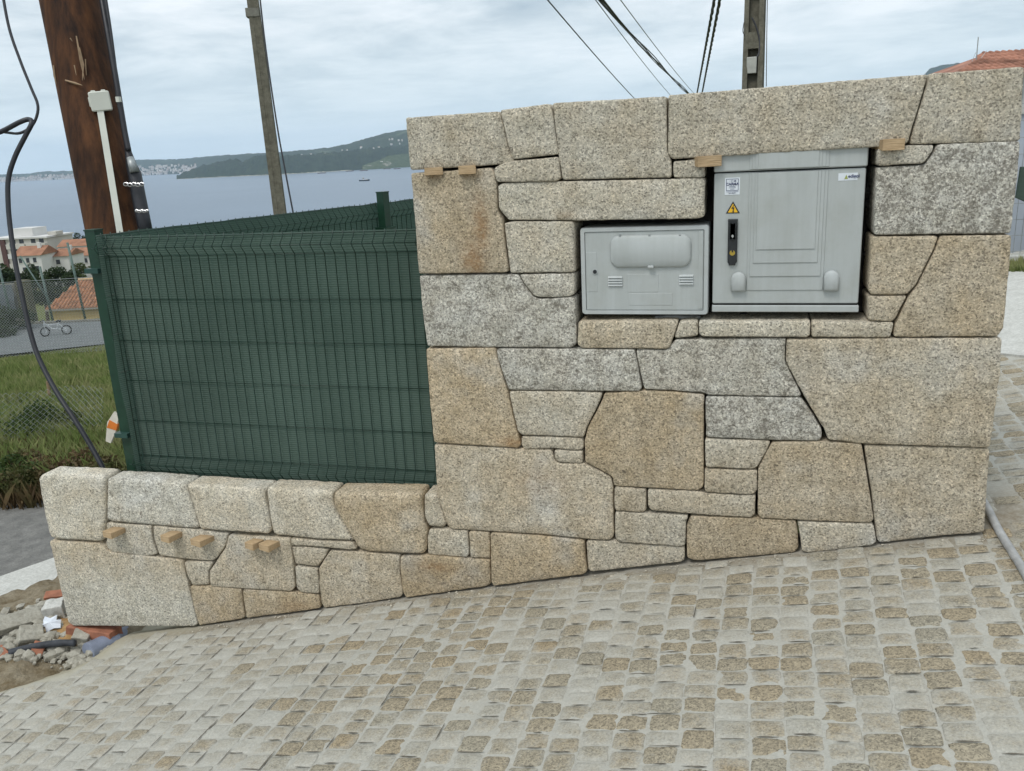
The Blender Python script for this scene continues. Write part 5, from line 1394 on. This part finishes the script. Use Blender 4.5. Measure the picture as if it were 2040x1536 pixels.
# child's bike on the court
q = onZ((112, 668), ZC)
bk = thing('bicycle', q, 'small white framed child bicycle parked on the grey court', 'bicycle', rz=.6)
bk.scale = (.85, .85, .85)
M_bw = plain('white_paint', (.50, .52, .54), .4, .05)
def ring(c, r, tr): return [(c[0]+r*math.cos(a), c[1], c[2]+r*math.sin(a)) for a in np.linspace(0, 2*math.pi, 17)]
for xx, rz_ in ((-.30, .6), (.33, 0)):
    wh = MB().tube([(r_[0]*math.cos(rz_), r_[0]*math.sin(rz_), r_[2]) for r_ in ring((0, 0, .15), .14, .02)], .022, 6).build('wheel', M_black, bk, True, loc=(xx, 0, 0))
    MB().tube(ring((0, 0, .15), .05, .01), .02, 5).build('hub', M_bw, wh)
MB().tube([(-.27, 0, .42), (-.08, 0, .22), (.06, 0, .20), (.14, 0, .40)], .024, 6).tube([(-.25, 0, .36), (.12, 0, .36)], .02, 6).tube([(.06, 0, .2), (.33, 0, .15)], .018, 6).tube([(.13, 0, .36), (.33, 0, .15)], .018, 6).build('frame', M_bw, bk)
MB().tube([(-.27, 0, .50), (-.31, 0, .15)], .022, 6).build('fork', M_bw, bk)
MB().tube([(-.34, -.18, .52), (-.27, 0, .52), (-.34, .18, .52)], .018, 6).build('handlebar', M_black, bk)
MB().tube([(.04, 0, .44), (.14, 0, .46), (.22, 0, .45)], [.02, .045, .04], 6).build('saddle', M_black, bk)
# chain link fences
def chain(parent, L, Hh, cell, r, sagf, name='wire_mesh', wob=0.):
    mb = MB(); n = int(L/cell)+1; m = int(Hh/(cell/1))
    for i in range(n):
        for s_ in (1, -1):
            pts = []
            for j in range(2*m+1):
                x = i*cell+s_*(cell/2)*(1 if j % 2 else 0); z = j*cell/2
                f = sagf(x, z); pts.append((x+f[0], f[1], z+f[2]))
            mb.tube(pts, r, 3, False)
    o = mb.build(name, M_galv, parent); o['kind'] = 'stuff'; return o
q0, q1 = onZ((-60, 716), EYE-4.05), onZ((330, 690), EYE-4.05)
dv = q1-q0; aw = math.atan2(dv[1], dv[0]); Lw = float(np.linalg.norm(dv))
cf = thing('chain_link_fence', q0, 'chain-link fence standing between the grass slope and the court', 'fence', rz=aw)
Hc = (716-568)*proj(q0)[2]/F
chain(cf, Lw, Hc, .065, .0052, lambda x, z: (0, 0, 0))
MB().tube([(0, 0, Hc), (Lw, 0, Hc)], .006, 5).build('top_wire', M_galv, cf)
for xx in (Lw*.33, Lw*.85): MB().tube([(xx, 0, -.1), (xx, 0, Hc+.05)], .03, 8).build('post', plain('pale_post', (.42, .43, .42), .6, .15), cf)
qn = hp(-30, 8.7, -1.2); qn[2] = gz(qn[0], qn[1])
nf = thing('wire_net', qn, 'old sagging wire net over the bushes in the grass', 'net', rz=aw+.1)
chain(nf, 1.15, .78, .062, .0022, lambda x, z: (.15*z, .12*math.sin(x*3)+.1*z, -.10*x*z-.05*math.sin(x*5)*z))
# stake and orange-white plastic piece in the weeds
q = hp(101, 11.5, -1.4); q[2] = gz(q[0], q[1])
tag(MB().tube([(0, 0, -.1), (.05, 0, .45)], .02, 6).build('stake', M_splint, loc=q), 'short pale wooden stake standing in the grass', 'stake')
q = at((222, 852), 7.2)
op = thing('barrier_board', q-np.array([0, 0, .22]), 'broken white and orange plastic board leaning behind the corner post', 'board')
mt = Matrix.Rotation(.35, 4, 'Y')
MB().prism([(-.03, -.14), (.02, -.14), (.05, -.02), (.06, .12), (.01, .16), (-.04, .04)], -.01, .01, 0, mt).build('board', plain('cream_plastic', (.72, .68, .58), .5, .06), op, loc=(0, 0, .22))
MB().prism([(-.035, -.01), (.058, .0), (.062, .06), (-.02, .07)], -.013, .013, 0, mt).build('orange_stripe', M_orplast, op, loc=(0, 0, .22))

# yellow house with tiled roof
def tile_roof(parent, W, Dp, z0, z1, hipl, n_cols, mat, loc=(0, 0, 0), rows=9):
    """front slope of a hipped roof with individual tile ribs; front edge at y=0, ridge at y=Dp"""
    mb = MB(); mb.v = [(0, 0, z0), (W, 0, z0), (W, Dp, z1), (hipl, Dp, z1)]; mb.f = [(0, 1, 2, 3)]
    mb.v += [(0, Dp*2, z0), (W, Dp*2, z0)]; mb.f += [(0, 3, 4), (4, 3, 2, 5)]
    mb.build('roof_bed', mat, parent, loc=loc)
    cw_ = W/n_cols; nrm = np.array([0, -(z1-z0), Dp]); nrm = nrm/np.linalg.norm(nrm)
    tl = MB(); L0 = 1./rows
    for k in range(5):
        a = math.pi*k/4; tl.v.append((cw_*.42*math.cos(a), 0, cw_*.42*math.sin(a)))
    for k in range(5):
        a = math.pi*k/4; tl.v.append((cw_*.36*math.cos(a), 1, cw_*.36*math.sin(a)))
    for k in range(4): tl.f.append((k, k+1, 6+k, 5+k))
    tl.f.append((0, 4, 3, 2, 1)); sl = math.hypot(Dp, z1-z0)
    tl.v = [(v[0], v[1]*sl/rows*1.15, v[2]) for v in tl.v]
    me = tl.mesh('roof_tile', True); me.materials.append(mat)
    cnt = 0; an = math.atan2(z1-z0, Dp)
    for i in range(n_cols):
        x = (i+.5)*cw_
        for j in range(rows):
            t = j/rows
            if x < hipl*(t+.5/rows): continue
            o = link('roof_tile', me, None, parent, (loc[0]+x, loc[1]+Dp*t, loc[2]+z0+(z1-z0)*t+.012*(j % 2)+.01)); o.rotation_euler = (an, 0, 0); cnt += 1
    return cnt
M_tile = plain('terracotta_tile', (.40, .19, .10), .85, .35, 2.5)
camyaw = math.atan2(R3[1][0], R3[0][0])
dh = 64.
def local_house(name, px, d, zb_, label, cat, group=None, rot=0.):
    return thing(name, hp(px, d, zb_), label, cat, group, rz=camyaw+rot)
zE = at((105, 609), dh)[2]; zRg = at((135, 549), dh+3.2)[2]
yh = local_house('yellow_house', 104, dh, zE-2.9, 'low ochre house with hipped terracotta tile roof beyond the court', 'house')
wpx = dh/F
MB().box(.25, 7.0, .3, 6, 0, 2.85).build('wall_body', plain('ochre_render', (.52, .38, .17), .85, .1, .6), yh)
tile_roof(yh, 7.2, 3.2, 2.75, 2.75+(zRg-zE)*.92, 1.25, 26, M_tile, rows=9)
MB().box(0, 7.2, -.05, .08, 2.62, 2.74).build('eave', plain('eave_grey', (.30, .28, .24), .8, .1), yh)
MB().tube([(1.25, 3.2, 2.85+(zRg-zE)*.92), (7.2, 3.2, 2.85+(zRg-zE)*.92)], .12, 6).build('ridge', plain('ridge_tile', (.50, .36, .22), .8, .2, 2), yh)
# trees
def tree(px, d, hgt, wid, mat, label, seed, zb_=None, group='trees beyond the court', n=2600):
    q = hp(px, d); q[2] = gz(q[0], q[1]) if zb_ is None else zb_
    t = thing('tree', q, label, 'tree', group); r_ = random.Random(seed)
    mb = MB().tube([(0, 0, -.5), (.05*wid, 0, hgt*.45), (0, .03*wid, hgt*.8)], [hgt*.03+.05, hgt*.022+.03, .03], 7)
    cs, rr = [], []
    for k in range(16):
        a = r_.uniform(0, 6.28); rad = wid*.5*r_.uniform(.1, .85); z = hgt*r_.uniform(.34, .92)
        rad *= 1-.55*max(0, (z/hgt-.55)/.45)
        cs.append((rad*math.cos(a), rad*math.sin(a), z)); rr.append(wid*r_.uniform(.12, .24))
        if k < 8: mb.tube([(0, 0, hgt*.35), tuple(np.array(cs[-1])*[.6, .6, .85]), cs[-1]], [.05, .03, .01], 4)
    mb.build('trunk', M_bark, t)
    leaf_cloud('crown', mat, t, cs, rr, n, wid*.045, .85, seed)
    return t
tz = lambda py, px, d: at((px, py), d)[2]
TR = [(-30, 95, 540, 640, 60, M_tree, 'dark tree at the left edge behind the tarp wall'), (12, 100, 536, 650, 46, M_tree, 'dark bushy tree above the tarp wall'), (45, 90, 548, 650, 46, M_tree, 'dark green tree right of the tarp wall'), (78, 96, 538, 650, 44, M_tree, 'dark tree left of the diagonal brace\'s middle'), (108, 92, 545, 650, 40, M_tree, 'tree just left of the ochre house roof'), (126, 130, 525, 600, 34, M_tree2, 'olive green tree in front of the white houses'), (30, 150, 528, 600, 34, M_tree, 'small dark tree below the white terraced houses'), (165, 150, 535, 600, 40, M_tree2, 'bright olive bush above the ochre roof'), (60, 300, 458, 520, 32, M_tree, 'round dark tree peeking above the apartment block roof'), (136, 270, 467, 520, 26, M_tree, 'round dark tree right of the apartment block'), (172, 280, 473, 520, 16, M_tree, 'small dark tree beside the timber pole base'), (-30, 240, 500, 560, 50, M_tree2, 'pale green tree left of the apartment block')]
for i, (px, d, yt, yb, wpx_, mt_, lb) in enumerate(TR):
    z1_, z0_ = tz(yt, px, d), tz(yb, px, d); tree(px, d, z1_-z0_, wpx_*d/F*(1.5 if i < 5 else 1.2), mt_, lb, 40+i, z0_)
# apartment block and white houses
M_apt = plain('apartment_render', (.52, .50, .45), .85, .12, .15); M_apt2 = plain('apartment_shade', (.30, .28, .26), .85, .1, .2)
M_wh = plain('white_render', (.60, .59, .57), .85, .06, .2); M_glass = plain('dark_glass', (.05, .055, .065), .25, .1, 1, .5)
M_rt = plain('roof_terracotta', (.31, .155, .095), .9, .2, .5)
M_brown = plain('brown_panel', (.11, .06, .055), .8, .1)
da = 230.; s = da/F
zb_ = tz(552, 40, da)
ab = local_house('apartment_block', 8, da, zb_, 'large pale apartment block with banded balconies near the shore', 'building', rot=-.12)
Hh = tz(474, 40, da)-zb_; Wd = 108*s
MB().box(-1.5, Wd, 0, 11, -3, Hh).build('wall', M_apt, ab)
MB().box(-1.9, Wd+.4, -.6, 11.3, Hh, Hh+.45).build('roof', M_wh, ab)
MB().box(3.5, 9.5, 2, 8, Hh+.46, Hh+2.6).build('stair_tower', M_wh, ab)
MB().box(13, 15.5, 3, 6, Hh+.46, Hh+1.4).build('chimney', M_apt, ab)
MB().box(1.2, 2.6, -.5, 1, -2, Hh-.02).build('brown_pier', M_brown, ab)
fl = Hh/4
for k in range(4):
    z = k*fl
    for (xa, xb) in ((3.2, 8.6), (9.0, Wd-.2)):
        MB().box(xa, xb, -1.0, -.05, z+.0, z+1.25).build('balcony', M_apt if k % 2 else M_wh, ab)
    for xx in (4.2, 6.6, 10., 12.4):
        w__ = MB().box(xx, xx+1.3, -.04, .08, z+1.35, z+2.45).build('window', M_glass, ab)
        MB().box(xx-.12, xx+1.42, -.055, -.042, z+2.46, z+2.58).build('lintel', M_wh, w__)
def row_house(px0, px1, ytop_e, ytop_r, ybot, d, label, wins, rot=0., group='white houses with red roofs'):
    s = d/F; zb_ = tz(ybot, (px0+px1)/2, d); W = (px1-px0)*s; ze = tz(ytop_e, (px0+px1)/2, d)-zb_; zr_ = tz(ytop_r, (px0+px1)/2, d)-zb_
    t = local_house('house', px0, d, zb_, label, 'house', group, rot)
    MB().box(0, W, 0, 7, -3, ze).build('wall', M_wh, t)
    mb = MB(); mb.v = [(-.3, -.4, ze), (W+.3, -.4, ze), (W+.3, 3.5, zr_), (-.3, 3.5, zr_), (-.3, 7.4, ze), (W+.3, 7.4, ze)]
    mb.f = [(0, 1, 2, 3), (3, 2, 5, 4), (0, 3, 4), (1, 5, 2), (0, 4, 5, 1)]
    rf = mb.build('roof', M_rt, t)
    MB().box(W*.7, W*.7+.7, 2.4, 3.1, zr_-.6, zr_+.7).build('chimney', M_wh, rf)
    for (xx, zz, ww, hh) in wins:
        w_ = MB().box(W*xx-ww/2, W*xx+ww/2, -.04, .1, ze*zz, ze*zz+hh).build('window', M_glass, t)
        MB().box(W*xx-ww/2-.15, W*xx+ww/2+.15, -.1, -.045, ze*zz-.15, ze*zz-.02).build('sill', M_apt, w_)
    return t
row_house(36, 88, 508, 491, 546, 185., 'wide white house with red roof before the apartment block', [(.2, .62, .7, 1.), (.48, .62, .7, 1.), (.75, .62, .7, 1.), (.3, .15, .8, .9), (.75, .2, 1.3, .9)])
row_house(112, 142, 509, 496, 545, 190., 'narrow white house with red roof and two front windows', [(.28, .55, .9, 1.), (.3, .18, .8, .8)])
row_house(140, 196, 508, 494, 540, 200., 'white house with red roof nearest the corner post', [(.15, .5, .8, 1.), (.38, .52, .8, 1.), (.62, .54, .8, 1.)])
row_house(120, 200, 489, 477, 512, 225., 'long red roofed house behind, highest beside the shore', [(.3, .4, .8, .9), (.6, .4, .8, .9)])
row_house(90, 112, 512, 505, 548, 205., 'grey gabled house squeezed between two white houses', [(.5, .5, 1.6, 1.2)])

# boat and mussel rafts
qb = onZ((726, 360.5), SEA+.1); s = proj(qb)[2]/F
bt = thing('fishing_boat', qb, 'small dark hulled fishing boat out on the bay', 'boat', rz=camyaw)
bt.scale = (1, 1, 1.7)
Lb2 = 10.5*s
hull = MB(); nsec = 9
for i in range(nsec):
    t = i/(nsec-1); x = -Lb2+2*Lb2*t; wb = 2.4*math.sin(math.pi*min(1, .25+t*.75))**.6 if t < .98 else .1
    sh = 1.2+1.0*abs(t-.45)**1.6*2
    hull.v += [(x, -wb, sh), (x, -wb*.7, -.3), (x, wb*.7, -.3), (x, wb, sh)]
for i in range(nsec-1):
    for k in range(3): hull.f.append((i*4+k, (i+1)*4+k, (i+1)*4+k+1, i*4+k+1))
    hull.f.append((i*4+3, (i+1)*4+3, (i+1)*4, i*4))
hull.f += [(0, 1, 2, 3), tuple(4*(nsec-1)+k for k in (3, 2, 1, 0))]
hull.build('hull', plain('dark_hull', (.035, .05, .06), .5, .1), bt)
cab = MB().box(-3.5, -.2, -1.3, 1.3, 1.4, 4.4).build('wheelhouse', M_wh, bt)
MB().box(-3.3, -.1, -1.31, -1.29, 3., 3.9).build('window', M_glass, cab)
MB().tube([(-1.5, 0, 4.4), (-1.5, 0, 8)], .15, 5).build('mast', M_steel, bt)
MB().box(2, 7, -1.2, 1.2, 1.5, 2.6).build('deck_gear', M_wh, bt)
for (px, py, ww, lb) in ((641, 345.5, 16, 'leftmost dark mussel raft on the bay'), (697, 341.5, 15, 'mussel raft second from the left'), (725, 340.5, 15, 'mussel raft in line above the fishing boat'), (771, 337, 14, 'mussel raft left of the last one near the wall'), (791, 336.8, 13, 'mussel raft nearest the tall wall\'s edge')):
    q = onZ((px, py), SEA); s = proj(q)[2]/F; L = ww*s/2
    t = thing('mussel_raft', q, lb, 'raft', 'mussel rafts on the bay', rz=camyaw)
    mb = MB()
    for k in range(9): mb.box(-L, L, -9+k*2.2, -8.5+k*2.2, .5, 2.6)
    mb.build('beam', M_brown, t)['kind'] = 'stuff'
    for k in (-1, 1): MB().box(L*k*.6-1.5, L*k*.6+1.5, -8, 8, -.6, .48).build('float', M_brown, t)

# ------------------------------------------------------------------ right edge: house, mesh fence, grass
dr_ = 20.
ea = at((1908, 152), dr_); yaw_w = camyaw-.10
wh = thing('white_house', (ea[0], ea[1], -.2), 'white house with terracotta roof behind the right end of wall', 'house', rz=yaw_w)
zE2 = ea[2]+.2
tile_roof(wh, 7.0, 2.8, zE2, zE2+.66, 1.7, 44, plain('old_roof_tile', (.33, .16, .11), .9, .4, 1.2), loc=(0, 0, 0), rows=12)
MB().box(.3, 6.8, .35, 5.2, -1.5, zE2-.05).build('wall', M_wh, wh)
q = at((1944, 130), dr_+1.5)
an = thing('antenna', q, 'thin television antenna mast beside the terracotta roof', 'antenna')
MB().tube([(0, 0, -.6), at((1949, 74), dr_+1.5)-q], .014, 5).build('mast', M_galv, an)
mb = MB()
for (a, b_) in (((1934, 128), (1944, 104)), ((1952, 118), (1966, 101)), ((1946, 132), (1957, 112))): mb.tube([at(a, dr_+1.5)-q, at(b_, dr_+1.5)-q], .007, 4)
mb.build('boom', M_galv, an)
# mesh fence right
g0 = onStreet((1998, 520)); g1 = onStreet((2150, 520))
q0 = onStreet((2014, 528)); dq = proj(q0)[2]
rfnc = thing('mesh_fence', q0-np.array([.6, 0, .2]), 'grey mesh fence glimpsed past the wall\'s right end', 'fence', rz=0.08)
Hq = 1.62
me_v = MB().tube([(0, 0, 0), (0, 0, Hq)], .003, 4).mesh('vertical_wire'); me_h = MB().tube([(0, 0, 0), (3.2, 0, 0)], .003, 4).mesh('horizontal_wire')
for i in range(44): link('vertical_wire', me_v, M_galv, rfnc, (.06*i+.2, 0, .3))
for i in range(12): link('horizontal_wire', me_h, M_galv, rfnc, (0, 0, .32+i*.145))
MB().box(-.2, 3.4, -.06, .06, -.6, .28).build('plinth', M_conc, rfnc)
gw = thing('garden_wall', q0+np.array([-.9, 1.3, -.4]), 'pale rendered garden wall behind the mesh fence at far right', 'wall', rz=.05)
MB().box(0, 6, 0, .2, -.5, 1.75).build('wall_body', plain('pale_render', (.40, .44, .50), .85, .08, 1.5), gw)
MB().box(-.03, 6.03, -.03, .23, 1.75, 1.82).build('coping', M_conc, gw)
# dark green hanging awning edge
kq = dq*.96/6.2; q = at((2036, 366), dq*.96)
aw_ = thing('tarpaulin', q, 'dark green tarpaulin tied to the mesh fence at far right', 'tarpaulin')
MB().prism([(-.02*kq, .12*kq), (.7*kq, .15*kq), (.7*kq, -.22*kq), (.05*kq, -.14*kq), (-.03*kq, -.10*kq)], -.02, .03, .006).build('fabric', M_cloth, aw_)
def strip_pt(r_):
    px, py = r_.uniform(1985, 2200), r_.uniform(524, 546); q = onStreet((px, py)); return (q[0], q[1], q[2]-.02)
blades('grass', strip_pt, 2500, .03, .12, .006, M_grass, 'narrow grass strip behind the concrete apron at far right', 8)

# ------------------------------------------------------------------ haze over the bay
hv = bpy.data.materials.new('haze'); hv.use_nodes = True; nt = hv.node_tree; nt.nodes.clear()
pv = N(nt, 'ShaderNodeVolumePrincipled', ins={'Color': (.70, .85, 1, 1), 'Density': 6e-5, 'Anisotropy': .2})
N(nt, 'ShaderNodeOutputMaterial', ins={'Volume': pv.outputs[0]})
mb = MB().box(-14100, 12100, -2100, 16100, SEA-40, 560); hz_o = mb.build('haze', hv); tag(hz_o, 'thin pale blue haze over the bay', 'haze', kind='stuff')
